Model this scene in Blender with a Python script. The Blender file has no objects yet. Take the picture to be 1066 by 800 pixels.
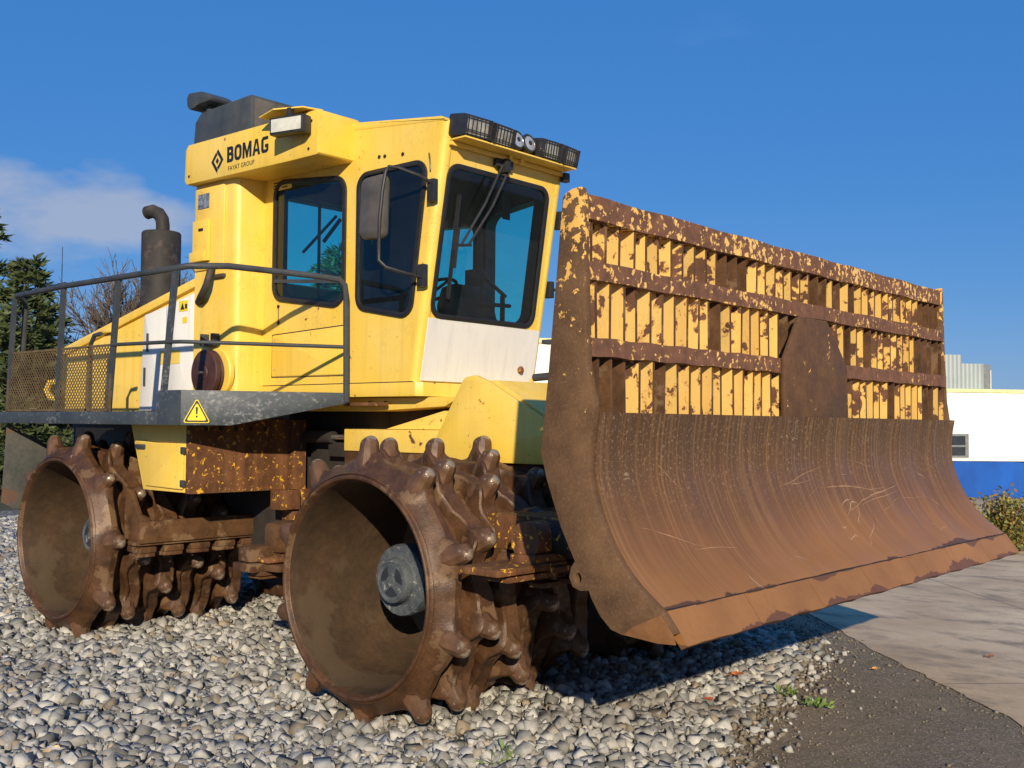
import bpy, bmesh, math, random
import numpy as np
from mathutils import Matrix, Vector
from math import radians as R, sin, cos, pi
random.seed(7); rng = np.random.default_rng(7)
S = bpy.context.scene
COL = S.collection

# ------------------------------------------------------------------ scene bookkeeping
def tag(o, label=None, cat=None, group=None, kind=None):
    if label: o['label'] = label
    if cat: o['category'] = cat
    if group: o['group'] = group
    if kind: o['kind'] = kind
    return o
def empty(name, loc=(0, 0, 0)):
    o = bpy.data.objects.new(name, None); o.location = loc; o.empty_display_size = .3
    COL.objects.link(o); return o

class MB:
    """collects shapes, then links them as one mesh object"""
    def __init__(s): s.bm = bmesh.new(); s.mi = 0
    def _fin(s, faces, mi):
        for f in faces: f.material_index = mi
    def poly(s, verts, faces, mi=0):
        vs = [s.bm.verts.new(v) for v in verts]; out = []
        for f in faces:
            try: out.append(s.bm.faces.new([vs[i] for i in f]))
            except ValueError: pass
        s._fin(out, mi); return out
    def box(s, x0, x1, y0, y1, z0, z1, mi=0, bev=0, M=None):
        b = bmesh.new(); bmesh.ops.create_cube(b, size=1)
        for v in b.verts:
            v.co = Vector(((x0+x1)/2+v.co.x*(x1-x0), (y0+y1)/2+v.co.y*(y1-y0), (z0+z1)/2+v.co.z*(z1-z0)))
        if bev: bmesh.ops.bevel(b, geom=b.edges[:], offset=bev, segments=2, affect='EDGES', profile=.6)
        s.merge(b, mi, M)
    def merge(s, b, mi=0, M=None):
        if M is not None: b.transform(M)
        for f in b.faces: f.material_index = mi
        me = bpy.data.meshes.new('tmp'); b.to_mesh(me); b.free(); s.bm.from_mesh(me); bpy.data.meshes.remove(me)
    def prism(s, pts, axis, lo, hi, mi=0, bev=0):
        """pts: 2D outline. axis 1 -> pts are (x,z) extruded in y; axis 0 -> (y,z) in x; axis 2 -> (x,y) in z"""
        b = bmesh.new()
        def P(p, t): return {0: (t, p[0], p[1]), 1: (p[0], t, p[1]), 2: (p[0], p[1], t)}[axis]
        a = [b.verts.new(P(p, lo)) for p in pts]; c = [b.verts.new(P(p, hi)) for p in pts]
        b.faces.new(a); b.faces.new(c[::-1]); n = len(pts)
        for i in range(n): b.faces.new((a[i], c[i], c[(i+1) % n], a[(i+1) % n]))
        bmesh.ops.recalc_face_normals(b, faces=b.faces[:])
        if bev: bmesh.ops.bevel(b, geom=b.edges[:], offset=bev, segments=2, affect='EDGES', profile=.6)
        s.merge(b, mi)
    def tube(s, path, r, n=8, mi=0, cap=True, r1=None):
        P = [Vector(p) for p in path]; m = len(P); rings = []
        up = Vector((0, 0, 1)); prev = None
        for i in range(m):
            t = (P[min(i+1, m-1)]-P[max(i-1, 0)]).normalized()
            if prev is None:
                a = t.orthogonal().normalized()
            else:
                a = (prev-t*prev.dot(t)).normalized()
            prev = a; b = t.cross(a)
            rr = r if r1 is None else r+(r1-r)*i/(m-1)
            rings.append([s.bm.verts.new(P[i]+(a*cos(2*pi*k/n)+b*sin(2*pi*k/n))*rr) for k in range(n)])
        out = []
        for i in range(m-1):
            for k in range(n):
                out.append(s.bm.faces.new((rings[i][k], rings[i][(k+1) % n], rings[i+1][(k+1) % n], rings[i+1][k])))
        if cap: out.append(s.bm.faces.new(rings[0][::-1])); out.append(s.bm.faces.new(rings[-1]))
        s._fin(out, mi)
    def bar(s, a, b, w, t, mi=0, side=(0, 1, 0)):
        """rectangular bar from a to b, w along `side`, t across"""
        a, b = Vector(a), Vector(b); d = (b-a).normalized(); sd = Vector(side); sd = (sd-d*sd.dot(d)).normalized(); u = d.cross(sd)
        vs = []
        for p in (a, b):
            for i, j in ((-1, -1), (1, -1), (1, 1), (-1, 1)): vs.append(p+sd*w/2*i+u*t/2*j)
        s.poly(vs, [(0, 3, 2, 1), (4, 5, 6, 7), (0, 1, 5, 4), (1, 2, 6, 5), (2, 3, 7, 6), (3, 0, 4, 7)], mi)
    def lathe(s, prof, n=48, M=None, mi=0, closed=False):
        """prof: list of (radius, height) round the local z axis"""
        b = bmesh.new(); rings = []
        for r, h in prof:
            if r < 1e-6: rings.append([b.verts.new((0, 0, h))])
            else: rings.append([b.verts.new((r*cos(2*pi*k/n), r*sin(2*pi*k/n), h)) for k in range(n)])
        seq = list(range(len(rings)-1))
        for i in seq:
            A, B = rings[i], rings[i+1]
            for k in range(n):
                k2 = (k+1) % n
                if len(A) == 1 and len(B) == 1: continue
                if len(A) == 1: b.faces.new((A[0], B[k], B[k2]))
                elif len(B) == 1: b.faces.new((A[k], B[0], A[k2]))
                else: b.faces.new((A[k], B[k], B[k2], A[k2]))
        bmesh.ops.recalc_face_normals(b, faces=b.faces[:])
        s.merge(b, mi, M)
    def plate(s, outer, holes, M, t, mi=0, bev=0.0):
        """flat plate with holes (filled 2D curve), local xy outline, centred thickness t, placed by M"""
        cu = bpy.data.curves.new('tmp', 'CURVE'); cu.dimensions = '2D'; cu.fill_mode = 'BOTH'
        cu.extrude = t/2-bev; cu.bevel_depth = bev; cu.bevel_resolution = 1; cu.offset = -bev
        for ring in [outer]+list(holes):
            sp = cu.splines.new('POLY'); sp.points.add(len(ring)-1); sp.use_cyclic_u = True
            for i, p in enumerate(ring): sp.points[i].co = (p[0], p[1], 0, 1)
        o = bpy.data.objects.new('tmp', cu); COL.objects.link(o)
        dg = bpy.context.evaluated_depsgraph_get(); me = bpy.data.meshes.new_from_object(o.evaluated_get(dg))
        b = bmesh.new(); b.from_mesh(me); bmesh.ops.remove_doubles(b, verts=b.verts[:], dist=1e-5)
        bpy.data.objects.remove(o); bpy.data.curves.remove(cu); bpy.data.meshes.remove(me)
        s.merge(b, mi, M)
    def build(s, name, mats, parent=None, smooth=35, loc=None):
        me = bpy.data.meshes.new(name); s.bm.to_mesh(me); s.bm.free()
        for m in (mats if isinstance(mats, (list, tuple)) else [mats]): me.materials.append(m)
        if smooth:
            me.shade_smooth(); me.set_sharp_from_angle(angle=R(smooth))
        o = bpy.data.objects.new(name, me); COL.objects.link(o)
        if parent: o.parent = parent
        if loc: o.location = loc
        return o

def rpoly(pts, r, n=5):
    """round the corners of a polygon; r a number or a list"""
    out = []; m = len(pts)
    for i in range(m):
        p = Vector(pts[i]); a = Vector(pts[i-1]); b = Vector(pts[(i+1) % m]); rr = r[i] if isinstance(r, (list, tuple)) else r
        if rr <= 0: out.append(tuple(p)); continue
        u = (a-p).normalized(); v = (b-p).normalized(); ang = u.angle(v); d = min(rr/math.tan(ang/2), (a-p).length*.48, (b-p).length*.48)
        rr2 = d*math.tan(ang/2); c = p+(u+v).normalized()*(rr2/sin(ang/2))
        s0 = p+u*d-c; e0 = p+v*d-c; a0 = math.atan2(s0.y, s0.x); a1 = math.atan2(e0.y, e0.x)
        da = (a1-a0+pi) % (2*pi)-pi
        for k in range(n+1): out.append((c.x+rr2*cos(a0+da*k/n), c.y+rr2*sin(a0+da*k/n)))
    return out
def offs(pts, d):
    c = Vector((sum(p[0] for p in pts)/len(pts), sum(p[1] for p in pts)/len(pts))); out = []; n = len(pts)
    area = sum(pts[i-1][0]*pts[i][1]-pts[i][0]*pts[i-1][1] for i in range(n)); sg = 1 if area > 0 else -1
    for i in range(n):
        p = Vector(pts[i]); a = Vector(pts[i-1]); b = Vector(pts[(i+1) % n])
        n1 = Vector(((p-a).y, -(p-a).x)).normalized(); n2 = Vector(((b-p).y, -(b-p).x)).normalized(); m = (n1+n2).normalized()
        out.append(tuple(p+m*(d*sg/max(.5, m.dot(n1)))))
    return out
SIDE = lambda y: Matrix(((1, 0, 0, 0), (0, 0, -1, y), (0, 1, 0, 0), (0, 0, 0, 1)))   # local x,y -> world x,z ; local z -> -y

# ------------------------------------------------------------------ materials
class NT:
    def __init__(s, name):
        s.m = bpy.data.materials.new(name); s.m.use_nodes = True; s.t = s.m.node_tree; s.t.nodes.clear()
        s.out = s.n('ShaderNodeOutputMaterial'); s.b = s.n('ShaderNodeBsdfPrincipled'); s.l(s.b.outputs[0], s.out.inputs[0])
        s.tc = s.n('ShaderNodeTexCoord'); s.co = s.tc.outputs['Object']
    def n(s, t, **k):
        x = s.t.nodes.new(t)
        for a, v in k.items(): setattr(x, a, v)
        return x
    def l(s, a, b): s.t.links.new(a, b)
    def noise(s, scale, detail=6, rough=.6, vec=None, dist=0, stretch=None):
        x = s.n('ShaderNodeTexNoise'); x.inputs['Scale'].default_value = scale; x.inputs['Detail'].default_value = detail
        x.inputs['Roughness'].default_value = rough; x.inputs['Distortion'].default_value = dist
        v = vec or s.co
        if stretch:
            mp = s.n('ShaderNodeMapping'); mp.inputs['Scale'].default_value = stretch; s.l(v, mp.inputs[0]); v = mp.outputs[0]
        s.l(v, x.inputs['Vector']); return x.outputs['Fac']
    def ramp(s, fac, stops, interp='LINEAR'):
        x = s.n('ShaderNodeValToRGB'); x.color_ramp.interpolation = interp; e = x.color_ramp.elements
        while len(e) < len(stops): e.new(.5)
        for i, (p, c) in enumerate(stops):
            e[i].position = p; e[i].color = (*(c if isinstance(c, tuple) else (c, c, c)), 1)
        s.l(fac, x.inputs[0]); return x.outputs[0]
    def mix(s, fac, a, b, mode='MIX'):
        x = s.n('ShaderNodeMix', data_type='RGBA', blend_type=mode)
        for sock, v in ((x.inputs[0], fac), (x.inputs[6], a), (x.inputs[7], b)):
            if isinstance(v, (int, float)): sock.default_value = v
            elif isinstance(v, tuple): sock.default_value = (*v, 1)
            else: s.l(v, sock)
        return x.outputs[2]
    def math(s, op, a, b=None, c=None, clamp=False):
        x = s.n('ShaderNodeMath', operation=op); x.use_clamp = clamp
        for i, v in enumerate((a, b, c)):
            if v is None: continue
            if isinstance(v, (int, float)): x.inputs[i].default_value = v
            else: s.l(v, x.inputs[i])
        return x.outputs[0]
    def sep(s, vec=None):
        x = s.n('ShaderNodeSeparateXYZ'); s.l(vec or s.co, x.inputs[0]); return x.outputs
    def bump(s, h, strength=.3, dist=.01, prev=None):
        x = s.n('ShaderNodeBump'); x.inputs['Strength'].default_value = strength; x.inputs['Distance'].default_value = dist
        s.l(h, x.inputs['Height'])
        if prev: s.l(prev, x.inputs['Normal'])
        s.l(x.outputs[0], s.b.inputs['Normal']); return x.outputs[0]
    def set(s, col=None, rough=None, metal=None, **k):
        for nm, v in (('Base Color', col), ('Roughness', rough), ('Metallic', metal)):
            if v is None: continue
            if isinstance(v, (int, float)): s.b.inputs[nm].default_value = v
            elif isinstance(v, tuple): s.b.inputs[nm].default_value = (*v, 1)
            else: s.l(v, s.b.inputs[nm])
        return s.m

YEL = (.80, .52, .055); YPALE = (.82, .57, .13)
def m_paint(name, col, col2, chips=.0, dirt=.5, rough=.38, rust=(.09, .04, .02), cs=9, streak=.25):
    """painted steel: faded patches, fine scratches, dirt specks, chips to rust (chips 0..1)"""
    t = NT(name)
    fade = t.ramp(t.noise(1.6, 4), [(.35, 0.), (.7, 1.)]); c = t.mix(fade, col, col2)
    # rain streaks
    st = t.ramp(t.noise(1, 5, .6, stretch=(14, 14, .7)), [(.5, 0.), (.75, streak)])
    c = t.mix(st, c, tuple(x*.62 for x in col))
    # specks and short scratches
    sp = t.ramp(t.noise(42, 3, .7), [(.665, 0.), (.73, dirt)]); c = t.mix(sp, c, (.16, .09, .04))
    sc = t.ramp(t.noise(7, 8, .75, dist=2.5, stretch=(1, 1, .55)), [(.493, 0.), (.5, 1.), (.507, 0.)])
    area = t.ramp(t.noise(2.3, 2), [(.5, 0.), (.62, dirt)]); k = t.math('MULTIPLY', sc, area)
    c = t.mix(k, c, (.2, .11, .05))
    r = t.ramp(t.noise(5, 3), [(.3, rough-.06), (.7, rough+.15)])
    if chips > 0:
        n = t.noise(cs, 9, .62, dist=.3); z = t.noise(1.1, 3)
        v = t.math('ADD', n, t.math('MULTIPLY', t.math('SUBTRACT', z, .5), .45))
        th = .74-.30*chips
        m = t.ramp(v, [(th, 0.), (th+.012, 1.)])
        rc = t.ramp(t.noise(16, 6), [(.3, rust), (.65, tuple(x*1.9 for x in rust)), (.8, (.32, .12, .035))])
        edge = t.ramp(v, [(th-.025, 0.), (th, .55)]); c = t.mix(edge, c, (.45, .17, .04))
        c = t.mix(m, c, rc); r = t.mix(m, r, (.8, .8, .8))
        t.bump(t.math('SUBTRACT', 1., m), .5, .003, None)
    return t.set(c, r)
def m_steel_rust(name, lo, hi, bright=None, bthr=.72, rough=(.45, .8), scale=4, bumps=.25, metal=0., streak=None, dust=None, spec=.18):
    t = NT(name)
    n1 = t.noise(scale, 8, .65, dist=.15); c = t.ramp(n1, [(.28, lo), (.5, tuple((a+b)/2 for a, b in zip(lo, hi))), (.72, hi)])
    n2 = t.noise(scale*9, 5, .7); c = t.mix(t.ramp(n2, [(.4, 0.), (.75, .45)]), c, tuple(x*.45 for x in lo))
    if dust:
        d = t.ramp(t.noise(scale*.8, 7, .62, dist=.1), [(.555, 0.), (.60, .7)]); c = t.mix(d, c, dust)
    if streak:
        s_ = t.ramp(t.noise(1, 5, .6, stretch=streak), [(.45, 0.), (.7, .5)]); c = t.mix(s_, c, tuple(min(1, x*1.7) for x in hi))
    if bright:
        m = t.ramp(t.noise(scale*2.2, 7, .7, dist=.5), [(bthr, 0.), (bthr+.02, 1.)]); c = t.mix(m, c, bright)
    t.bump(t.noise(scale*14, 4, .7), bumps, .004); t.b.inputs['Specular IOR Level'].default_value = spec
    return t.set(c, t.ramp(n1, [(.3, rough[0]), (.7, rough[1])]), metal)
def m_plain(name, col, rough=.5, metal=0., var=.25, scale=8, bump=0.):
    t = NT(name); n = t.noise(scale, 6)
    c = t.ramp(n, [(.3, tuple(x*(1-var) for x in col)), (.7, tuple(min(1, x*(1+var)) for x in col))])
    if bump: t.bump(t.noise(scale*8, 4), bump, .004)
    return t.set(c, t.ramp(t.noise(scale*2, 3), [(.3, max(.02, rough-.1)), (.7, min(1, rough+.1))]), metal)

M = {}
M['yellow'] = m_paint('yellow_paint', YEL, YPALE, chips=.05, dirt=.9, streak=.35)
M['yellow_worn'] = m_paint('yellow_paint_worn', YEL, YPALE, chips=.12, dirt=.85)
M['yellow_rusty'] = m_paint('yellow_paint_rusted', (.74, .34, .025), YEL, chips=.86, dirt=.6, cs=8)
M['blade_paint'] = m_paint('blade_paint_flaking', (.80, .53, .16), (.80, .49, .13), chips=.62, dirt=1., cs=10)
RC = dict(dirt=.5, cs=27, rust=(.095, .042, .022))
M['rail_a'] = m_paint('top_rail_flaking', (.80, .52, .16), (.76, .45, .10), chips=.95, **RC)
M['rail_b'] = m_paint('middle_rail_flaking', (.80, .52, .16), (.76, .45, .10), chips=1.08, **RC)
M['rail_c'] = m_paint('low_rail_flaking', (.80, .52, .16), (.76, .45, .10), chips=1.28, **RC)
M['white'] = m_paint('white_door_paint', (.68, .66, .62), (.74, .72, .66), chips=0, dirt=.35, rough=.5, streak=.3)
M['rust'] = m_steel_rust('rusty_steel', (.050, .027, .015), (.165, .080, .034), scale=6, dust=(.21, .13, .07))
M['rust_yellow'] = m_steel_rust('rusty_steel_with_paint_remains', (.075, .036, .019), (.18, .078, .034), bright=(.74, .40, .04), bthr=.59, scale=11, streak=(9, 9, .8))
M['wheel'] = m_steel_rust('wheel_steel', (.038, .020, .011), (.130, .058, .023), scale=6, rough=(.36, .58), bumps=.5, metal=.1, spec=.4, dust=(.17, .10, .05), bright=(.48, .42, .34), bthr=.70)
M['wheel_in'] = m_steel_rust('wheel_inside_steel', (.042, .030, .020), (.105, .060, .031), scale=2.6, rough=(.42, .62), bumps=.25, metal=.1, spec=.3, dust=(.095, .066, .038))
M['hub'] = m_steel_rust('hub_cast', (.040, .050, .060), (.12, .13, .135), scale=10, rough=(.6, .85), bright=(.26, .26, .24), bthr=.60)
M['hub_dark'] = m_plain('hub_recess', (.018, .022, .027), .7)
def m_tooth():
    t = NT('tooth_worn_steel'); n = t.noise(7, 7, .65)
    c = t.ramp(n, [(.3, (.050, .027, .015)), (.6, (.125, .062, .030)), (.75, (.17, .10, .055))])
    at = t.n('ShaderNodeAttribute', attribute_name='wear')
    w = t.math('ADD', at.outputs['Fac'], t.math('MULTIPLY', t.math('SUBTRACT', t.noise(24, 8, .75), .5), 3.4)); s_ = t.ramp(w, [(.78, 0.), (1., 1.)])
    c = t.mix(s_, c, (.36, .29, .22)); t.bump(t.noise(26, 5), .5, .006)
    t.b.inputs['Specular IOR Level'].default_value = .4
    return t.set(c, t.mix(s_, (.5, .5, .5), (.38, .38, .38)), t.mix(s_, (.05, .05, .05), (.5, .5, .5)))
M['tooth'] = m_tooth()
def m_mold():
    t = NT('moldboard_scoured_steel'); o = t.sep()
    z = t.math('ADD', o[2], t.math('MULTIPLY', t.math('SUBTRACT', t.noise(1.2, 4), .5), .5))
    base = t.ramp(t.math('MULTIPLY_ADD', z, 1/.95, -.92/.95), [(0., (.33, .152, .052)), (.25, (.24, .108, .038)), (.5, (.135, .064, .026)), (.85, (.085, .047, .023)), (1., (.078, .042, .021))])
    st = t.noise(1, 7, .62, stretch=(.6, 44, .5)); base = t.mix(t.ramp(st, [(.48, 0.), (.70, .62)]), base, (.28, .150, .060))
    st2 = t.noise(1, 7, .7, stretch=(1.2, 60, 1.4)); fadz = t.ramp(t.math('MULTIPLY_ADD', z, 1., -1.), [(.15, .25), (.5, 1.)]); base = t.mix(t.math('MULTIPLY', t.ramp(st2, [(.5, 0.), (.68, .5)]), fadz), base, (.06, .034, .024))
    seam = t.ramp(t.math('ADD', t.math('MULTIPLY', t.math('SUBTRACT', t.noise(2.2, 5, .6), .56), .12), t.math('SUBTRACT', 1.088, o[2])), [(.0, 0.), (.003, .8)]); base = t.mix(seam, base, (.05, .027, .018))
    # pale mud specks and thin scratches
    sp = t.math('MULTIPLY', t.ramp(t.noise(60, 4, .8), [(.56, 0.), (.64, 1.)]), t.ramp(t.math('MULTIPLY_ADD', z, 1., -1.2), [(.1, 0.), (.35, .6)]))
    base = t.mix(sp, base, (.33, .22, .12))
    sc = t.ramp(t.noise(1.3, 3, .5, dist=1.2, stretch=(1, 1, 2.2)), [(.496, 0.), (.5, 1.), (.504, 0.)])
    sc = t.math('MULTIPLY', sc, t.ramp(t.noise(2.1, 3), [(.56, 0.), (.62, 1.)])); base = t.mix(sc, base, (.55, .42, .3))
    t.bump(st, .12, .004, t.bump(t.noise(45, 5), .2, .003))
    t.b.inputs['Specular IOR Level'].default_value = .25
    return t.set(base, t.ramp(t.noise(3, 5), [(.3, .36), (.7, .58)]), 0.)
M['mold'] = m_mold()
def m_edge():
    t = NT('cutting_edge_steel'); o = t.sep(); n = t.noise(2.2, 7, .6); c = t.ramp(n, [(.3, (.24, .110, .038)), (.7, (.33, .155, .054))])
    c = t.mix(t.ramp(t.noise(30, 5, .75), [(.5, 0.), (.7, .3)]), c, (.16, .07, .035))
    e = t.math('ADD', t.math('MULTIPLY', t.math('SUBTRACT', t.noise(2.6, 4, .6, stretch=(1, 1, .1)), .52), .22), t.math('SUBTRACT', .972, o[2]))
    e = t.math('ADD', e, t.math('MULTIPLY', t.math('SUBTRACT', t.noise(14, 4), .5), .03)); c = t.mix(t.ramp(e, [(.0, 0.), (.004, .75)]), c, (.09, .04, .03))
    e2 = t.math('ADD', t.math('MULTIPLY', t.math('SUBTRACT', t.noise(1.9, 3, .5, stretch=(1, 1, .1)), .53), .22), t.math('SUBTRACT', o[2], 1.058)); c = t.mix(t.ramp(e2, [(.0, 0.), (.004, .7)]), c, (.07, .035, .028))
    t.b.inputs['Specular IOR Level'].default_value = .2; t.bump(t.noise(40, 4), .2, .004); return t.set(c, .5, .05)
M['edge'] = m_edge()
M['corner'] = m_steel_rust('corner_steel', (.20, .09, .035), (.28, .13, .05), scale=3, rough=(.4, .6), bumps=.2, metal=.1)
M['side_plate'] = None
def m_sideplate():
    t = NT('blade_end_plate_steel'); o = t.sep(); n = t.noise(6, 7, .65)
    c = t.ramp(n, [(.3, (.075, .040, .021)), (.7, (.155, .085, .042))]); g = t.ramp(t.noise(70, 4, .8), [(.5, 0.), (.66, .28)]); c = t.mix(g, c, (.30, .18, .08))
    k = t.math('ADD', t.noise(20, 9, .62, dist=.3), t.math('MULTIPLY', t.math('SUBTRACT', o[2], 2.45), .20))
    m = t.ramp(k, [(.575, 0.), (.585, 1.)]); c = t.mix(m, c, (.74, .42, .10))
    t.b.inputs['Specular IOR Level'].default_value = .2; t.bump(t.noise(55, 5), .25, .003); return t.set(c, t.mix(m, (.75, .75, .75), (.45, .45, .45)))
M['side_plate'] = m_sideplate()
M['grey'] = m_paint('grey_walkway_paint', (.060, .068, .076), (.085, .092, .095), chips=0, dirt=.0, rough=.42, streak=.0)
def m_grey():
    t = NT('grey_scuffed_paint'); c = t.ramp(t.noise(3, 5), [(.3, (.028, .038, .048)), (.7, (.058, .068, .076))])
    sc = t.ramp(t.math('ADD', t.noise(20, 9, .8, stretch=(1, 1, 1.6)), t.math('MULTIPLY', t.math('SUBTRACT', t.noise(1.7, 2), .5), .35)), [(.54, 0.), (.68, .8)]); c = t.mix(sc, c, (.27, .27, .26))
    ru = t.ramp(t.noise(5, 7, .65), [(.66, 0.), (.70, .8)]); c = t.mix(ru, c, (.12, .06, .03))
    return t.set(c, .55, 0.)
M['grey'] = m_grey()
M['rail'] = m_steel_rust('handrail_grey_steel', (.034, .040, .047), (.07, .074, .08), scale=7, rough=(.35, .6), bright=(.25, .25, .24), bthr=.70)
M['mesh'] = m_steel_rust('mesh_steel', (.07, .045, .025), (.17, .12, .06), scale=7)
M['black'] = m_plain('black_plastic', (.022, .022, .024), .45)
M['rubber'] = m_plain('black_rubber', (.013, .013, .014), .5)
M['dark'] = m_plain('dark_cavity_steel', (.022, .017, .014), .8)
M['lining'] = m_plain('cab_lining', (.02, .024, .026), .8)
M['exhaust'] = m_steel_rust('exhaust_steel', (.026, .024, .023), (.055, .048, .044), scale=6, rough=(.5, .8), dust=(.08, .06, .05))
M['tank'] = m_plain('dark_grey_tank', (.05, .056, .058), .5, var=.3, scale=4)
M['chrome'] = m_plain('chrome_rod', (.6, .58, .55), .18, .9)
M['brown_disc'] = m_plain('brown_disc', (.055, .022, .018), .55)
M['ink'] = m_plain('black_lettering', (.015, .014, .013), .5)
M['sign_y'] = m_plain('warning_yellow', (.80, .60, .02), .4, var=.05)
M['hoseyel'] = M['yellow']
def m_glass(name, tint):
    t = NT(name); t.t.nodes.remove(t.b); tr = t.n('ShaderNodeBsdfTransparent'); tr.inputs[0].default_value = (*tint, 1)
    gl = t.n('ShaderNodeBsdfGlossy'); gl.inputs['Roughness'].default_value = .02; gl.inputs[0].default_value = (.9, .95, 1, 1)
    fr = t.n('ShaderNodeFresnel'); fr.inputs[0].default_value = 1.45
    df = t.n('ShaderNodeBsdfDiffuse'); df.inputs[0].default_value = (.25, .27, .26, 1)
    mx = t.n('ShaderNodeMixShader'); mx2 = t.n('ShaderNodeMixShader')
    du = t.ramp(t.noise(3, 6), [(.3, .01), (.8, .05)]); t.l(du, mx2.inputs[0]); t.l(tr.outputs[0], mx2.inputs[1]); t.l(df.outputs[0], mx2.inputs[2])
    t.l(fr.outputs[0], mx.inputs[0]); t.l(mx2.outputs[0], mx.inputs[1]); t.l(gl.outputs[0], mx.inputs[2]); t.l(mx.outputs[0], t.out.inputs[0]); return t.m
M['glass'] = m_glass('tinted_glass', (.27, .86, .80))
M['clear'] = m_glass('clear_glass', (.7, .75, .75))
M['lens'] = m_plain('lamp_lens', (.40, .385, .33), .22, .35, var=.55, scale=14)
M['lens2'] = m_plain('side_lamp_lens', (.58, .57, .49), .25, .0, var=.15, scale=14)
M['mirror'] = m_plain('dusty_mirror_back', (.075, .066, .056), .4, var=.35, scale=6)
M['lens_off'] = m_plain('round_lamp_lens', (.50, .50, .50), .12, .5, var=.3, scale=25)

# ================================================================== THE COMPACTOR
mach = empty('landfill_compactor', (0, 0, 0))
tag(mach, 'big yellow landfill compactor with spiked steel wheels and a rusty front blade, parked on gravel', 'compactor')

# ---- blade -------------------------------------------------------
BY = 2.15
prof = [(2.05, 1.865), (2.036, 1.77), (2.03, 1.69), (2.032, 1.60), (2.05, 1.52), (2.088, 1.42), (2.14, 1.32), (2.20, 1.237), (2.27, 1.165), (2.33, 1.118), (2.392, 1.072)]
def smooth_prof(p, k=3):
    out = []
    for i in range(len(p)-1):
        a, b, c, d = p[max(i-1, 0)], p[i], p[i+1], p[min(i+2, len(p)-1)]
        for j in range(k):
            t = j/k; out.append(tuple(.5*((2*b[m])+(-a[m]+c[m])*t+(2*a[m]-5*b[m]+4*c[m]-d[m])*t*t+(-a[m]+3*b[m]-3*c[m]+d[m])*t**3) for m in (0, 1)))
    return out+[p[-1]]
pf = smooth_prof(prof)
mb = MB(); ny = 60
ys = [-BY+.012+(2*BY-.012)*i/ny for i in range(ny+1)]
def mold_dx(y, z): return .006*math.sin(y*3.1)+.004*math.sin(y*11.3+z*4)+.003*math.sin(y*29)
V = [(x+mold_dx(y, z), y, z) for y in ys for (x, z) in pf]; n = len(pf)
F = [(i*n+j, (i+1)*n+j, (i+1)*n+j+1, i*n+j+1) for i in range(ny) for j in range(n-1)]
VB = [(x-.04, y, z-.01) for y in ys for (x, z) in pf]; off = len(V)
F += [(off+i*n+j, off+i*n+j+1, off+(i+1)*n+j+1, off+(i+1)*n+j) for i in range(ny) for j in range(n-1)]
F += [(i*n, off+i*n, off+(i+1)*n, (i+1)*n) for i in range(ny)] + [(i*n+n-1, (i+1)*n+n-1, off+(i+1)*n+n-1, off+i*n+n-1) for i in range(ny)]
F += [(ny*n+j, off+ny*n+j, off+ny*n+j+1, ny*n+j+1) for j in range(n-1)] + [(j, j+1, off+j+1, off+j) for j in range(n-1)]
mb.poly(V+VB, F)
# pale scratches scraped into the moldboard
def mold_x(z):
    for (xa, za), (xb, zb) in zip(pf, pf[1:]):
        if zb <= z <= za: return xa+(xb-xa)*(za-z)/(za-zb+1e-9)
    return pf[0][0]
rs = random.Random(5)
def scratch(y, z, dy, dz, n_, w):
    vs = []; fs = []
    for i in range(n_+1):
        t_ = i/n_; yy = y+dy*t_; zz = z+dz*t_+.02*math.sin(t_*4+y*3)*dy; zz = min(1.84, max(1.09, zz)); yy += rs.uniform(-.004, .004); ww = w*(.35+math.sin(pi*t_))*rs.uniform(.5, 1.3)
        x_ = mold_x(zz)+mold_dx(yy, zz)+.0025; vs += [(x_, yy, zz-ww), (x_, yy, zz+ww)]
    for i in range(n_): a = i*2; fs.append((a, a+2, a+3, a+1))
    mb.poly(vs, fs, 1)
scratch(.05, 1.30, .95, .16, 26, .0045); scratch(-.10, 1.47, .8, -.05, 20, .0022); scratch(.30, 1.33, .7, .10, 18, .002); scratch(-.55, 1.50, .55, .07, 14, .002); scratch(.55, 1.28, .5, .14, 14, .002)
for k in range(16): scratch(rs.uniform(-1.7, 1.6), rs.uniform(1.2, 1.65), rs.uniform(.05, .45)*rs.choice((-1, 1)), rs.uniform(-.08, .16), 8, rs.uniform(.0010, .0020))
blade = mb.build('blade', [M['mold'], m_plain('pale_scratch', (.30, .175, .095), .5)], mach, smooth=50)
# end plates
front = [(1.985, 2.80), (2.0, 2.39), (2.012, 2.07), (2.05, 1.90)]+[(x, z) for x, z in pf[1:-1]]+[(2.40, 1.064), (2.455, .995)]
rear = [(2.385, .953), (2.20, .958), (2.145, .972), (2.09, 1.02), (2.045, 1.085), (2.03, 1.118)]
ear = [(1.985, 1.112), (1.945, 1.125), (1.925, 1.165), (1.935, 1.205), (1.955, 1.235)]
rear2 = [(1.88, 1.37), (1.80, 1.57), (1.765, 1.69), (1.80, 1.99), (1.84, 2.39), (1.878, 2.79), (1.89, 2.808), (1.93, 2.825), (1.975, 2.828)]
outl = front+rear+ear+rear2
hole = [(1.975+.017*cos(a*pi/5), 1.165+.022*sin(a*pi/5)) for a in range(10)]
for sy in (-1, 1):
    b = MB()
    if sy < 0: b.plate(outl, [hole], SIDE(-BY-.014), .044, bev=.004)
    else:
        o2 = [(1.975, 2.80), (1.985, 2.39), (2.0, 2.0), (2.02, 1.86)]+[(x-.01, z-.004) for x, z in pf[2:-1]]+[(2.37, 1.05)]+rear+ear+rear2
        b.plate(o2, [], SIDE(BY-.02), .04, bev=.004)
    b.build('end_plate', M['side_plate'], blade)
b = MB()   # weld-on corner bit at the near bottom
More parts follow.
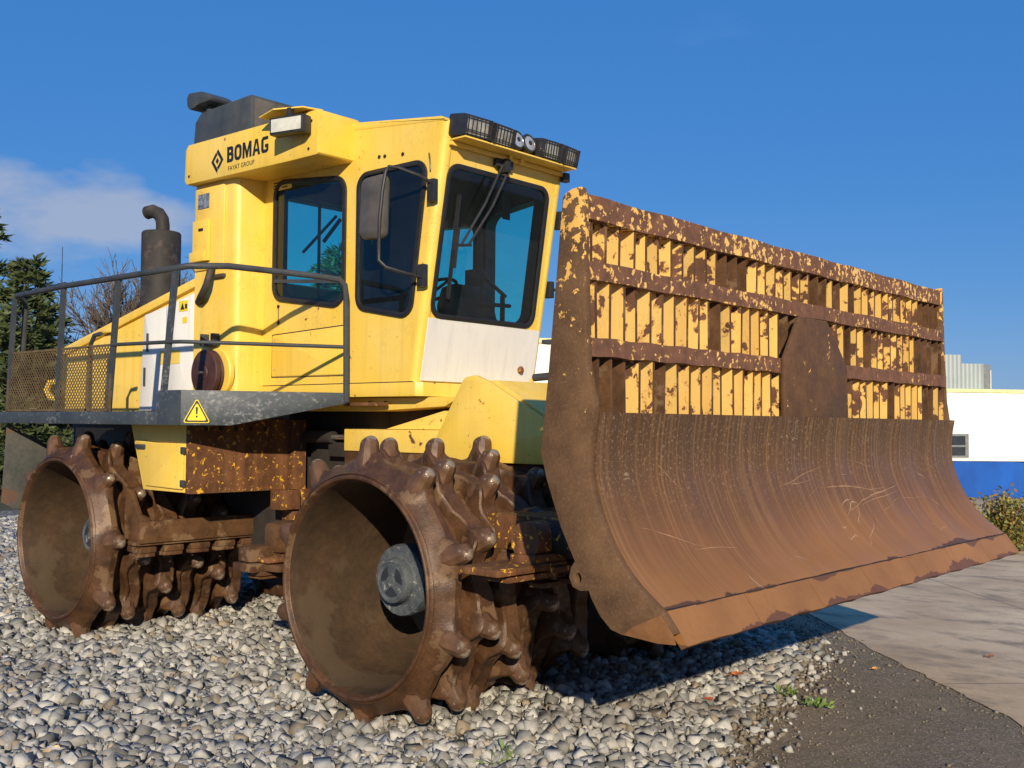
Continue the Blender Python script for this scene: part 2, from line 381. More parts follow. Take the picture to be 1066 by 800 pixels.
b.prism([(2.215, .962), (2.26, 1.0), (2.39, 1.062), (2.45, .992), (2.462, .955), (2.38, .950)], 1, -BY-.046, -BY-.036, 0, .002)
b.build('corner_bit', M['corner'], blade)
b = MB(); b.box(2.375, 2.398, -BY+.01, BY-.01, 1.0752, 1.0775, 0)
b.build('weld_seam', M['dark'], blade)
# cutting edge pieces
nseg = 7
for k in range(nseg):
    y0 = -BY+2*BY*k/nseg+.004; y1 = -BY+2*BY*(k+1)/nseg-.004; b = MB(); m = 10
    vs = []; fs = []
    for i in range(m+1):
        y = y0+(y1-y0)*i/m
        w = .012*abs(math.sin(k*1.7+i*.5))*(1 if k > 0 else .4)+.006*random.random()
        dx, dz = .098, -.122
        x1, z1 = 2.392+dx*(1-w*4), 1.068+dz*(1-w*4)
        vs += [(2.396, y, 1.0745), (x1, y, z1), (x1-.03, y, z1-.018), (2.36, y, 1.05)]
    for i in range(m):
        a = i*4
        for j in range(4): fs.append((a+j, a+4+j, a+4+(j+1) % 4, a+(j+1) % 4))
    fs += [(0, 1, 2, 3), (m*4+3, m*4+2, m*4+1, m*4)]
    b.poly(vs, fs)
    for i in (.2, .5, .8):    # worn plough bolts
        y = y0+(y1-y0)*i; Mx = Matrix.Translation((2.436, y, 1.0155)) @ Matrix.Rotation(R(39), 4, 'Y')
        b.lathe([(0, .0005), (.014, .0005), (.018, -.003)], 10, Mx)
    bmesh.ops.recalc_face_normals(b.bm, faces=b.bm.faces[:])
    b.build('cutting_edge', M['edge'], blade)
# grille: rails, slats, centre plate
def rail(z0, z1, x0, x1, y0, y1):
    b = MB(); n_ = 30; vs = []; fs = []
    for i in range(n_+1):
        y = y0+(y1-y0)*i/n_; jx = .004*math.sin(i*2.1+z0*9); jz = .003*math.sin(i*1.3+z0*5)
        vs += [(x0, y, z0+jz), (x1+jx, y, z0+jz), (x1+jx, y, z1+jz), (x0, y, z1+jz)]
    for i in range(n_):
        a = i*4
        for j in range(4): fs.append((a+j, a+(j+1) % 4, a+4+(j+1) % 4, a+4+j))
    fs += [(3, 2, 1, 0), (n_*4, n_*4+1, n_*4+2, n_*4+3)]; b.poly(vs, fs)
    bmesh.ops.recalc_face_normals(b.bm, faces=b.bm.faces[:]); return b
rail(2.70, 2.805, 1.865, 1.972, -BY+.01, BY-.042).build('top_rail', M['rail_a'], blade)
rail(2.435, 2.515, 1.90, 1.992, -BY+.01, BY-.042).build('grille_rail', M['rail_b'], blade)
rail(2.105, 2.185, 1.915, 2.008, -BY+.01, -.43).build('grille_rail', M['rail_c'], blade)
rail(2.105, 2.185, 1.915, 2.008, .37, BY-.042).build('grille_rail', M['rail_c'], blade)
b = MB(); step = .1045; ns = int((2*BY-.1)/step)
for (za, zb, xa, row) in ((2.515, 2.70, 1.955, 0), (2.185, 2.435, 1.975, 1), (1.865, 2.105, 1.99, 2)):
    for i in range(ns+1):
        y = -BY+.075+step*i
        if row and -.40 < y < .34 and row == 2: continue
        dark = random.random() < .09
        if y > 1.75 and random.random() < .6: dark = True
        if row == 0 and -.98 < y < -.75: dark = True
        if row == 0 and -.1 < y < .75 and random.random() < .5: dark = True
        if row == 2 and i in (1, 2, 5): dark = True
        tw = random.uniform(-.014, .014); lean = random.uniform(-.006, .006); dd = random.uniform(-.006, .008)
        x1 = xa+dd; x0 = x1-.10
        vs = []
        for (z, o_) in ((za-.004, 0), (zb+.004, lean)):
            vs += [(x0, y-.009+tw+o_, z), (x1, y-.009+o_, z), (x1, y+.009+o_, z), (x0, y+.009+tw+o_, z)]
        fc = b.poly(vs, [(0, 1, 5, 4), (1, 2, 6, 5), (2, 3, 7, 6), (3, 0, 4, 7), (0, 3, 2, 1), (4, 5, 6, 7)], 1 if dark else 0); fc[1].material_index = 1
bmesh.ops.recalc_face_normals(b.bm, faces=b.bm.faces[:])
b.build('slats', [M['blade_paint'], M['rust']], blade)
b = MB(); b.plate(rpoly([(-.44, 1.82), (.38, 1.82), (.36, 2.17), (.09, 2.425), (-.26, 2.425), (-.44, 2.18)], .02), [], Matrix(((0, 0, 1, 2.022), (1, 0, 0, 0), (0, 1, 0, 0), (0, 0, 0, 1))), .022, bev=.003)
b.build('centre_plate', M['side_plate'] if False else m_steel_rust('centre_plate_steel', (.075, .040, .022), (.15, .08, .04), bright=(.7, .38, .1), bthr=.64, scale=5), blade)
# back of the blade: box beams and brackets
b = MB(); b.box(1.80, 1.98, -1.95, 1.95, 1.62, 1.80, 0, .01); b.box(1.86, 2.02, -1.95, 1.95, 1.20, 1.34, 0, .01)
for y in (-1.15, -.45, .45, 1.15): b.prism([(1.91, 2.08), (1.86, 2.08), (1.72, 1.75), (1.74, 1.25), (2.0, 1.12), (2.04, 1.2), (1.98, 1.5), (1.96, 1.8)], 1, y-.02, y+.02)
b.build('back_frame', M['rust'], blade)

# ---- wheels ------------------------------------------------------
ZC = .87
rowsY = [.12, .335, .575, .81, 1.04, 1.27]      # distance inwards from the outer lip
def wheel_geom(phases, rot, outer_only=False):
    """drum with lip, built round local y (0 = outer lip, + = inwards)"""
    b = MB(); nth = 300; amax = 1.36; base = .635
    def top(th, i, lo=.708, hi=.792):
        d = ((th-phases[i]+pi/10) % (2*pi/10))-pi/10; k = abs(d)/(pi/10)
        return lo+(hi-lo)*(.62*(.5+.5*math.cos(pi*min(1, k*1.9)))+.38*(1-k))+.003*math.sin(th*23+i), d/(pi/10)
    def ring(sec, mi=0):
        vs = []; fs = []; m = 0
        for i in range(nth):
            r_ = sec(2*pi*i/nth); m = len(r_); th = 2*pi*i/nth
            vs += [(r*cos(th), a, r*sin(th)) for a, r in r_]
        for i in range(nth):
            i2 = (i+1) % nth
            for j in range(m-1): fs.append((i*m+j, i*m+j+1, i2*m+j+1, i2*m+j))
        b.poly(vs, fs, mi)
    nz = lambda th, a, k=1: k*(.0035*math.sin(th*31+a*40)+.002*math.sin(th*73-a*90))
    ring(lambda th: [(a, base+nz(th, a)) for a in [.10+(amax-.10)*j/24 for j in range(25)]], 2)
    def sec0(th):
        t_, k = top(th, 0, .722, .796); ya = rowsY[0]
        return [(.0, .648), (.012, .655), (.03, .662+.15*(t_-.70)), (.055, .675+.35*(t_-.70)), (ya-.035, t_-.012), (ya-.015, t_), (ya+.03, t_), (ya+.044, t_-.012), (ya+.05, t_-.04), (ya+.052, base-.02)]
    ring(sec0)
    for i in range(1, 6):
        def sec(th, i=i):
            t_, k = top(th, i); w = .068+.008*max(0, 1-abs(k)*1.8); c = rowsY[i]+.030*math.sin(k*pi)+nz(th, i, .5)
            return [(c-w-.010, base-.02), (c-w-.002, t_-.055), (c-w+.004, t_-.016), (c-w+.014, t_-.004), (c-w+.028, t_-.003), (c-w+.042, t_-.018), (c, t_-.012), (c+w-.02, t_+.002), (c+w-.006, t_-.008), (c+w+.003, t_-.05), (c+w+.012, base-.02)]
        ring(sec)
    nth = 300
    # rolled lip and smooth inside drum
    Mx = Matrix(((1, 0, 0, 0), (0, 0, 1, 0), (0, 1, 0, 0), (0, 0, 0, 1)))
    b.lathe([(.660, .030), (.658, .012), (.652, .004), (.646, .008), (.642, .002), (.640, -.006), (.632, -.012), (.620, -.009), (.612, .002), (.610, .014), (.606, .020)], 120, Mx, 0)
    b.lathe([(.606, .020), (.600, .05), (.592, .3), (.58, .80), (.56, .90), (.50, .95), (.20, .96)], 120, Mx, 1)
    b.lathe([(.70, amax-.01), (.62, amax), (.35, amax-.06), (.05, amax-.06)], 60, Mx, 0)
    bmesh.ops.recalc_face_normals(b.bm, faces=b.bm.faces[:])
    return b
def tooth_mesh():
    b = MB()
    prof_ = [(.088, -.06), (.080, -.01), (.072, .02), (.066, .045), (.0635, .065), (.058, .085), (.049, .101), (.037, .112), (.022, .119), (.010, .1215), (0, .122)]
    b.lathe(prof_, 10)
    for v in b.bm.verts:
        q_ = max(abs(v.co.x), abs(v.co.y)*1.02); rr_ = math.hypot(v.co.x, v.co.y)+1e-9; f_ = 1+.16*(1-q_/rr_)*(1 if v.co.z < .1 else .4)-.04; v.co.x *= f_; v.co.y *= f_
        v.co.x *= 1.0; v.co.y *= .92; v.co.z += .006*math.sin(v.co.x*50)
        s_ = 1+.07*math.sin(v.co.x*70+v.co.z*40); v.co.x *= s_
    me = bpy.data.meshes.new('tooth'); bmesh.ops.remove_doubles(b.bm, verts=b.bm.verts[:], dist=1e-5); b.bm.to_mesh(me); b.bm.free()
    at = me.attributes.new('wear', 'FLOAT', 'POINT'); at.data.foreach_set('value', [max(0, (v.co.z-.045)/.085) for v in me.vertices])
    me.materials.append(M['tooth']); me.shade_smooth(); me.set_sharp_from_angle(angle=R(32)); return me
TM = tooth_mesh()
def hub_obj(parent, wm):
    b = MB(); Mx = Matrix(((1, 0, 0, 0), (0, 0, 1, 0), (0, 1, 0, 0), (0, 0, 0, 1)))
    b.lathe([(.33, .965), (.32, .86), (.25, .80), (.19, .74), (.19, .50), (.212, .48), (.216, .39), (.208, .375), (.146, .37), (.136, .36), (.132, .315), (.126, .302), (.114, .300), (.108, .306), (0, .306)], 60, Mx, 0)
    b.lathe([(.034, .304), (.030, .298), (0, .296)], 20, Mx, 0)
    for k in range(20):
        a = 2*pi*k/20; Mk = Matrix.Translation((.185*cos(a), .382, .185*sin(a))) @ Matrix.Rotation(-a, 4, 'Y')
        b.box(-.025, .025, -.010, .006, -.022, .022, 0, .004, Mk)
    for k in range(3):
        a = 2*pi*k/3+.5
        pts = [(.092*cos(a+d), .092*sin(a+d)) for d in (-.62, -.3, 0, .3, .62)]+[(.040*cos(a+d), .040*sin(a+d)) for d in (.35, -.35)]
        b.prism(pts, 1, .3030, .3055, 1)
    bmesh.ops.recalc_face_normals(b.bm, faces=b.bm.faces[:])
    o = b.build('hub', [M['hub'], M['hub_dark']], parent); return o
def make_wheel(x, side, phases, each_tooth):
    b = wheel_geom(phases, 0)
    if side > 0:
        for v in b.bm.verts: v.co.y = -v.co.y
        bmesh.ops.reverse_faces(b.bm, faces=b.bm.faces[:])
    w = b.build('wheel', [M['wheel'], M['wheel_in'], M['rust']], mach, smooth=30, loc=(x, -side*0+(-1.75 if side < 0 else 1.75), ZC))
    h = hub_obj(w, None)
    if side > 0: h.scale.y = -1
    sg = 1 if side < 0 else -1
    big = MB()
    for i, ya in enumerate(rowsY):
        for k in range(10):
            th = phases[i]+2*pi*k/10
            # local z of the tooth -> radial, local x -> tangential, local y -> wheel axis
            rdir = Vector((cos(th), 0, sin(th))); ydir = Vector((0, 1, 0)); tdir = ydir.cross(rdir)
            Mt = Matrix((( tdir.x, ydir.x, rdir.x, rdir.x*.742), (tdir.y, ydir.y, rdir.y, ya*sg), (tdir.z, ydir.z, rdir.z, rdir.z*.742), (0, 0, 0, 1)))
            if each_tooth and i < 5:
                o = bpy.data.objects.new('tooth', TM); COL.objects.link(o); o.parent = w; o.matrix_local = Mt @ Matrix.Rotation(random.uniform(-.1, .1), 4, 'Z') @ Matrix.Diagonal((random.uniform(.95, 1.05), random.uniform(.95, 1.05), random.uniform(.92, 1.02), 1))
            else:
                bb = bmesh.new(); bb.from_mesh(TM); big.merge(bb, 0, Mt)
    o = big.build('teeth', M['tooth'], w, smooth=32); tag(o, kind='stuff')
    return w
d_ = R(1)
make_wheel(0, -1, [18*d_, 23*d_, 12*d_, 30*d_, 15*d_, 3*d_], True)
make_wheel(-3.66, -1, [2*d_, 28*d_, 9*d_, 23*d_, 14*d_, 30*d_], True)
make_wheel(0, 1, [5*d_, 20*d_, 11*d_, 30*d_, 15*d_, 3*d_], False)
make_wheel(-3.66, 1, [12*d_, 28*d_, 9*d_, 23*d_, 14*d_, 30*d_], False)

# ---- scrapers between the wheels ---------------------------------
def scraper(x, y_out, y_in, sgn, z0, z1, xt, name='scraper_beam', mat='rust_yellow'):
    """angle-iron beam across the wheel with cleaning fingers reaching towards xt"""
    b = MB()
    b.box(x-.02, x+.02, y_out, y_in, z0, z1, 0, .006); b.box(min(x, x-.16*sgn), max(x, x-.16*sgn), y_out, y_in, z0-.02, z0+.012, 0, .006)
    o = b.build(name, M[mat], mach)
    lo, hi = sorted((y_out, y_in)); y = lo+.03; k = 0
    while y < hi-.02:
        f = MB(); xa = x+.03*-sgn
        f.prism([(x, y-.05), (x, y+.12), (xt, y+.07), (xt, y+.01)], 2, z0-.075, z0-.03, 0, .006)
        f.box(min(x, x-.1*sgn), max(x, x-.1*sgn), y-.05, y+.11, z0-.105, z0-.077, 0, .005)
        f.build('scraper_finger', M['rust'], o); y += .232
    return o
scraper(-2.62, -1.60, -.45, 1, .895, 1.06, -2.86, mat='rust')
scraper(1.0, -1.34, -.50, -1, 1.04, 1.10, .82)
scraper(-1.08, -1.66, -.50, -1, .93, 1.0, -.86)
b = MB(); b.tube([(1.02, -1.42, 1.19), (1.02, -1.20, 1.19)], .10, 20); b.box(.95, 1.12, -1.46, -1.18, 1.06, 1.12, 0, .01)
b.box(.86, 1.14, -1.76, -1.2, 1.035, 1.075, 0, .012); b.box(.95, 1.12, -1.66, -1.26, .995, 1.025, 0, .008)
b.build('scraper_bracket', M['rust_yellow'], mach)
b = MB(); b.box(-1.17, -1.03, -1.72, -1.40, .91, 1.01, 0, .015); b.box(-1.2, -.98, -1.74, -1.36, .85, .905, 0, .01); b.box(-1.14, -1.0, -1.66, -1.40, .80, .845, 0, .01); b.box(-1.13, -.99, -1.56, -1.3, .95, 1.16, 0, .05)
b.build('scraper_bracket', M['rust'], mach)
b = MB(); b.prism([(-2.98, .88), (-2.66, .88), (-2.66, 1.08), (-2.78, 1.10), (-2.9, 1.28), (-2.98, 1.3)], 1, -1.52, -1.48, 0, .008)
b.build('scraper_bracket', M['rust'], mach)

# ---- front frame -------------------------------------------------
b = MB()
b.box(-1.47, .95, -.595, .595, 1.02, 1.60, 1, .01)                    # hull between the wheels
b.box(-1.47, -.30, -.60, .60, 1.603, 1.765, 0, .008)                  # deck box
b.prism([(-1.10, 1.768), (-.50, 1.90), (-.36, 1.90), (-.30, 1.768)], 1, -.52, .52, 0, .006)
b.prism([(-.12, 2.10), (.02, 2.10), (.50, 1.84), (.95, 1.66), (.95, 1.60), (-.3, 1.60)], 1, -.555, .555, 0, .006)
b.box(.42, .47, -.63, -.60, 1.60, 1.86, 0, .004)
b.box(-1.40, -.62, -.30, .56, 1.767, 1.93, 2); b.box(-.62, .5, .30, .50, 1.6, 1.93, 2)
frame = b.build('front_frame', [M['yellow_worn'], M['rust'], M['dark']], mach)
for sy in (-1, 1):
    b = MB(); b.plate(rpoly([(-.56, 1.56), (.62, 1.56), (.62, 1.77), (.48, 1.85), (.03, 2.085), (-.10, 2.135), (-.20, 2.12)], [0, 0, .02, 0, .03, .07, .06]), [], SIDE(sy*.615), .035, bev=.004)
    b.build('frame_gusset', M['yellow_worn'], frame)
# yellow curved hose cover and hydraulic hoses in front of the cab
b = MB()
arc = [(.10+.42*(1-cos(a)), 2.12-.27*sin(a)) for a in [i*pi/2/8 for i in range(9)]]
b.prism([(.06, 2.06)]+[(.08, 2.14), (.2, 2.16), (.34, 2.13), (.46, 2.06), (.54, 1.96), (.56, 1.84), (.44, 1.80), (.38, 1.9), (.3, 1.98), (.2, 2.04)], 1, .02, .34, 0, .006)
b.build('hose_guard', M['yellow'], frame)
for k, (y, dz) in enumerate(((-.02, 0), (.12, .02), (.02, -.07))):
    b = MB(); P = [(-.1+.05*k, y, 2.14+dz), (.1, y, 2.15+dz), (.4, y-.03, 2.13+dz), (.8, y-.05, 2.08+dz), (1.3, y, 1.95), (1.75, y, 1.8)]
    b.tube(P, .028 if k < 2 else .02, 10); b.build('hydraulic_hose', M['rail'], frame)
# push arms and lift cylinders to the blade
for sy in (-1, 1):
    b = MB(); b.tube([(1.02, sy*1.21, 1.20), (1.45, sy*1.19, 1.17), (1.90, sy*1.18, 1.16)], .105, 20); b.build('push_arm', M['black'] if sy > 0 else m_steel_rust('push_arm_steel', (.02, .016, .014), (.05, .035, .025), bright=(.6, .28, .03), bthr=.60, scale=5), mach)
    b = MB(); b.box(.55, 1.10, min(sy*.55, sy*1.22), max(sy*.55, sy*1.22), 1.10, 1.30, 0, .01); b.build('arm_bracket', M['rust_yellow'], mach)
b = MB(); b.tube([(.55, .25, 1.75), (1.2, .25, 1.72)], .07, 16); b.tube([(1.2, .25, 1.72), (1.80, .25, 1.70)], .035, 12, 1); b.build('lift_cylinder', [M['yellow'], M['chrome']], mach)
b = MB(); b.box(.95, 1.85, -.42, .42, 1.1, 1.3, 0, .01); b.build('blade_link', M['rust'], mach)

# ---- joint and rear frame ---------------------------------------
b = MB()
b.box(-2.10, -1.47, -.42, .42, .95, 1.72, 0, .02); b.box(-2.12, -1.3, -.35, .56, 1.66, 1.93, 0, .02); b.box(-1.75, -1.52, -.50, .50, 1.18, 1.28, 0, .01); b.box(-1.78, -1.5, -.50, .50, 1.55, 1.66, 0, .01)
b.lathe([(0, 0), (.14, 0), (.14, .8), (0, .8)], 24, Matrix.Translation((-1.62, 0, .95)))
b.build('articulation_joint', M['dark'], mach)
b = MB()
b.box(-5.70, -2.14, -.60, .60, .80, 1.93, 0, .01)
b.prism([(-2.137, 1.29), (-2.137, 1.83), (-2.05, 1.83), (-2.05, 1.27)], 1, -.62, -.50, 1, .006)
b.box(-2.165, -2.10, -1.50, -.50, 1.285, 1.83, 1, .006)
b.box(-2.10, -1.96, -.80, -.62, 1.14, 1.29, 1, .006)
b.box(-2.14, -2.0, -.66, -.46, .8, 1.29, 1, .006)
for k in range(5): b.lathe([(.018, 0), (.018, .006), (0, .006)], 10, Matrix.Translation((-2.10, -1.38+k*.13, 1.76)) @ Matrix.Rotation(R(90), 4, 'Y'), 2)
rear_f = b.build('rear_frame', [M['dark'], M['rust_yellow'], M['dark']], mach)
b = MB(); b.prism([(-2.76, 1.29), (-2.17, 1.29), (-2.17, 1.82), (-2.97, 1.82)], 1, -1.495, -.62, 0, .01)
box_ = b.build('side_locker', M['yellow_worn'], mach)
b = MB(); b.plate(rpoly([(-2.70, 1.325), (-2.185, 1.315), (-2.185, 1.635), (-2.87, 1.665)], .015), [], SIDE(-1.505), .016, bev=.004); d = b.build('locker_door', M['yellow'], box_)
for z in (1.36, 1.60):
    b = MB(); b.box(-2.20, -2.155, -1.525, -1.505, z-.025, z+.025, 0, .004); b.build('hinge', M['rail'], box_)
b = MB(); b.box(-2.83, -2.70, -1.53, -1.512, 1.60, 1.635, 0, .005); b.build('latch', M['rail'], box_)
# steering cylinder
b = MB(); b.tube([(-2.10, -.50, 1.70), (-1.72, -.50, 1.70)], .05, 16); b.tube([(-1.72, -.50, 1.70), (-1.44, -.50, 1.70)], .02, 12, 1); b.build('steering_cylinder', [M['dark'], M['chrome']], mach)
# yellow shapes under the cab
b = MB(); b.prism([(-2.2, 1.995), (-.30, 1.995), (-.45, 1.93), (-1.15, 1.90), (-2.2, 1.90)], 1, -.56, .56, 0, .005)
b.box(-1.40, -.98, -.665, -.60, 1.935, 1.96, 1, .004)
for x in (-1.22, -1.05): b.lathe([(.016, 0), (.016, .01), (0, .01)], 8, Matrix.Translation((x, -.566, 1.955)) @ Matrix.Rotation(R(90), 4, 'X'), 2)
b.build('cab_mount', [M['yellow_worn'], M['rust_yellow'], M['dark']], mach)
# rear mudguard flap behind the rear wheel
b = MB(); b.prism([(-1.67, 1.76), (-1.33, 1.60), (-1.10, 1.50), (-1.10, 1.05), (-1.60, 1.03), (-1.70, 1.09)], 0, -4.765, -4.745, 0, .003)
b.build('mud_flap', m_steel_rust('mud_flap_steel', (.06, .065, .06), (.12, .115, .10), scale=3, dust=(.15, .075, .04)), mach)

# ---- walkway, fascia, handrail -----------------------------------
b = MB()
b.box(-4.72, -2.15, -1.75, -1.71, 1.785, 1.882, 0, .006); b.box(-2.148, -1.862, -1.75, -1.72, 1.785, 2.03, 0, .004); b.box(-2.16, -2.13, -1.72, -.93, 1.80, 2.03, 0, .004)
A0 = Vector((-1.862, -1.735)); A1 = Vector((-1.31, -.70)); dirv = (A1-A0); L_ = dirv.length; ang = math.atan2(dirv.y, dirv.x)
Ma = Matrix.Translation((A0.x, A0.y, 0)) @ Matrix.Rotation(ang, 4, 'Z') @ Matrix(((1, 0, 0, 0), (0, 0, -1, 0), (0, 1, 0, 0), (0, 0, 0, 1)))
b.plate([(0, 1.785), (.34, 1.785), (L_, 1.955), (L_, 2.03), (0, 2.03)], [], Ma, .03, bev=.004)
b.prism([(-2.128, -1.72), (-1.875, -1.72), (-1.33, -.69), (-2.128, -.69)], 2, 1.985, 2.015, 0)
b.box(-4.70, -2.16, -1.71, -.86, 1.84, 1.865, 1)
b.box(-4.72, -4.69, -1.71, -.9, 1.785, 1.88, 1, .005)
b.box(-4.69, -2.2, -1.69, -.62, 1.80, 1.836, 2)
walk = b.build('walkway', [M['grey'], M['mesh'], M['dark']], mach)
# warning sign on the angled fascia
def fascia_pt(u, z, off_): 
    p = A0+dirv.normalized()*u; nrm = Vector((dirv.y, -dirv.x)).normalized(); return Vector((p.x+nrm.x*off_, p.y+nrm.y*off_, z))
uc = .108; hw = .094
b = MB()
tri = rpoly([(uc-hw, 1.802), (uc+hw, 1.802), (uc, 1.977)], .012); Ms = Ma @ Matrix.Translation((0, 0, .0185))
b.plate(tri, [], Ms, .002, 0)
tcn = (uc, 1.862)
def tsc(k): return rpoly([(tcn[0]+(p[0]-tcn[0])*k, tcn[1]+(p[1]-tcn[1])*k) for p in [(uc-hw, 1.802), (uc+hw, 1.802), (uc, 1.977)]], .008)
tri2 = tsc(.90); tri3 = tsc(.72)
b.plate(tri2, [tri3], Ma @ Matrix.Translation((0, 0, .0205)), .0012, 1)
b.plate(rpoly([(uc-.008, 1.912), (uc+.008, 1.912), (uc+.005, 1.862), (uc-.005, 1.862)], .004), [], Ma @ Matrix.Translation((0, 0, .0205)), .0012, 1)
b.plate([(uc+.007*cos(k*pi/6), 1.846+.007*sin(k*pi/6)) for k in range(12)], [], Ma @ Matrix.Translation((0, 0, .0205)), .0012, 1)
b.build('warning_sign', [M['sign_y'], M['ink']], walk, smooth=0)
# handrail
hr = MB()
top = [(-4.68, -1.60, 1.86), (-4.60, -1.60, 2.80), (-4.58, -1.62, 2.85), (-4.55, -1.69, 2.873), (-4.46, -1.74, 2.875), (-3.6, -1.745, 2.89), (-2.74, -1.745, 2.885), (-1.94, -1.74, 2.885), (-1.87, -1.69, 2.90), (-1.74, -1.45, 2.915), (-1.60, -1.12, 2.90), (-1.42, -.86, 2.875), (-1.35, -.765, 2.86), (-1.325, -.735, 2.82), (-1.318, -.725, 2.74), (-1.315, -.72, 2.36), (-1.312, -.715, 1.96)]
hr.tube(top, .023, 10)
hrail = hr.build('handrail', M['rail'], mach)
for xt, xb, z1 in ((-3.61, -3.73, 2.88), (-2.74, -2.90, 2.875), (-1.95, -2.14, 2.87), (-4.50, -4.64, 2.86)):
    b = MB(); b.bar((xt, -1.74, z1), (xb, -1.715, 1.84), .022, .062); b.build('handrail_post', M['rail'] if xt != -1.95 else M['grey'], hrail)
b = MB(); b.tube([(-2.83, -1.735, 2.385), (-2.0, -1.735, 2.37), (-1.92, -1.70, 2.37), (-1.75, -1.42, 2.37), (-1.318, -.725, 2.365)], .014, 8); b.build('middle_rail', M['rail'], hrail)
# expanded metal panels
b = MB(); X0, X1, Z0, Z1 = -4.62, -2.86, 1.885, 2.385; Yp = -1.728
b.bar((X0, Yp, Z1), (X1, Yp, Z1), .012, .018, 0); b.bar((X0, Yp, Z0+.01), (X1, Yp, Z0+.01), .012, .018, 0)
for k in (X0, -3.22, X1): b.bar((k, Yp, Z0), (k+.03, Yp, Z1), .012, .026, 0)
p_ = .044; hgt = Z1-Z0; dx = hgt/1.0
k = -int(dx/p_)-1
while X0+k*p_ < X1:
    for sg in (1, -1):
        xa = X0+k*p_; xb = xa+dx
        za, zb = (Z0, Z1) if sg > 0 else (Z1, Z0)
        a_, c_ = Vector((xa, Yp+.002*sg, za)), Vector((xb, Yp+.002*sg, zb))
        if xa < X0: a_ = a_.lerp(c_, (X0-xa)/dx)
        if xb > X1: c_ = a_.lerp(c_, (X1-a_.x)/(c_.x-a_.x))
        if (c_-a_).length > .02: b.bar(a_, c_, .004, .0075, 0)
    k += 1
b.build('mesh_panel', M['mesh'], hrail, smooth=0)
b = MB(); b.tube([(-3.42, -1.60, 1.87), (-3.42, -1.60, 2.42), (-3.36, -1.60, 2.49), (-3.26, -1.60, 2.50)], .018, 8); b.build('grab_handle', M['rail'], walk)

# ---- engine hood -------------------------------------------------
b = MB()
b.prism([(-5.62, 1.87), (-3.06, 1.87), (-3.06, 2.93), (-5.50, 2.42), (-5.58, 2.38)], 1, -.85, .85, 0, .02)
b.prism([(-3.05, 2.945), (-3.05, 3.02), (-5.50, 2.50), (-5.56, 2.45), (-5.52, 2.415)], 1, -.87, .87, 0, .012)
b.prism([(-3.04, 3.022), (-3.04, 3.055), (-4.6, 2.73), (-4.6, 2.695)], 1, -.80, .80, 0, .008)
b.box(-4.60, -4.40, -.90, -.86, 2.62, 2.66, 0, .01)
hood = b.build('engine_hood', M['yellow'], mach)
b = MB(); b.plate(rpoly([(-3.95, 1.90), (-3.55, 1.90), (-3.55, 2.80), (-3.89, 2.745)], .01), [], SIDE(-.862), .018, bev=.004)
b.plate(rpoly([(-3.54, 1.90), (-3.12, 1.90), (-3.10, 2.885), (-3.54, 2.80)], .01), [], SIDE(-.862), .018, bev=.004)
wd = b.build('hood_door', M['white'], hood)
b = MB(); b.bar((-3.82, -.878, 2.58), (-3.82, -.878, 2.42), .012, .02); b.bar((-3.86, -.878, 2.28), (-3.86, -.878, 2.12), .012, .02); b.build('door_handle', M['rail'], wd)
b = MB(); b.box(-3.33, -3.19, -.8745, -.872, 2.74, 2.83, 0); b.box(-3.27, -3.20, -.8745, -.872, 2.64, 2.69, 0)
b.prism([(-3.30, 2.755), (-3.24, 2.755), (-3.27, 2.81)], 1, -.877, -.8755, 1)
b.box(-3.23, -3.2, -.877, -.8755, 2.76, 2.80, 1)
b.build('sticker', [M['sign_y'], M['ink']], wd, smooth=0)
b = MB(); b.box(-3.62, -3.30, -.8745, -.872, 2.30, 2.42, 0); b.build('yellow_patch', M['yellow'], wd)
b = MB(); b.tube([(-5.42, -.87, 2.02), (-5.50, -.93, 2.03), (-5.56, -.95, 2.10), (-5.54, -.93, 2.18), (-5.44, -.87, 2.2)], .03, 10); b.build('tie_down_ring', M['yellow'], hood)
# exhaust
b = MB(); ex, ey = -4.27, -.5
b.lathe([(.02, 3.575), (.168, 3.575), (.178, 3.56), (.178, 2.60)], 40, Matrix.Translation((ex, ey, 0)))
exh = b.build('exhaust', M['exhaust'], mach)
b = MB(); P = [(ex+.08, ey, 3.56), (ex+.08, ey, 3.68)]+[(ex+.08-.17*(1-cos(a)), ey, 3.70+.12*sin(a)) for a in (.3, .7, 1.1, 1.5)]+[(ex-.16, ey, 3.82)]
P = [(ex+.02, ey, 3.56), (ex+.02, ey, 3.64), (ex+.005, ey, 3.70), (ex-.04, ey-.01, 3.755), (ex-.11, ey-.03, 3.785), (ex-.18, ey-.05, 3.775)]
b.tube(P, .062, 20); b.tube([(ex-.175, ey-.049, 3.776), (ex-.186, ey-.052, 3.774)], .055, 16, 1); b.build('exhaust_elbow', [M['exhaust'], M['dark']], exh)

# ---- column behind the cab ---------------------------------------
b = MB(); b.prism([(-3.05, -.60), (-3.05, -.90), (-2.53, -.90), (-2.50, -.893), (-2.475, -.875), (-2.462, -.85), (-2.44, -.66), (-2.44, -.60)], 2, 1.90, 3.76, 0, 0)
b.box(-3.05, -2.44, -.60, .60, 1.95, 2.95, 0, .01)
colm = b.build('service_column', M['yellow'], mach, smooth=50)
b = MB(); b.plate(rpoly([(-3.04, 3.05), (-2.62, 3.05), (-2.62, 3.73), (-3.04, 3.73)], .02), [], SIDE(-.908), .016, bev=.005); b.build('service_panel', M['yellow'], colm)
b = MB(); b.box(-3.03, -2.80, -.945, -.918, 3.12, 3.46, 0, .008); b.prism([(-3.05, 3.20), (-2.83, 3.20), (-2.83, 3.12), (-3.05, 3.12)], 1, -.96, -.945, 0, .004); b.box(-2.93, -2.87, -.953, -.944, 3.37, 3.39, 1)
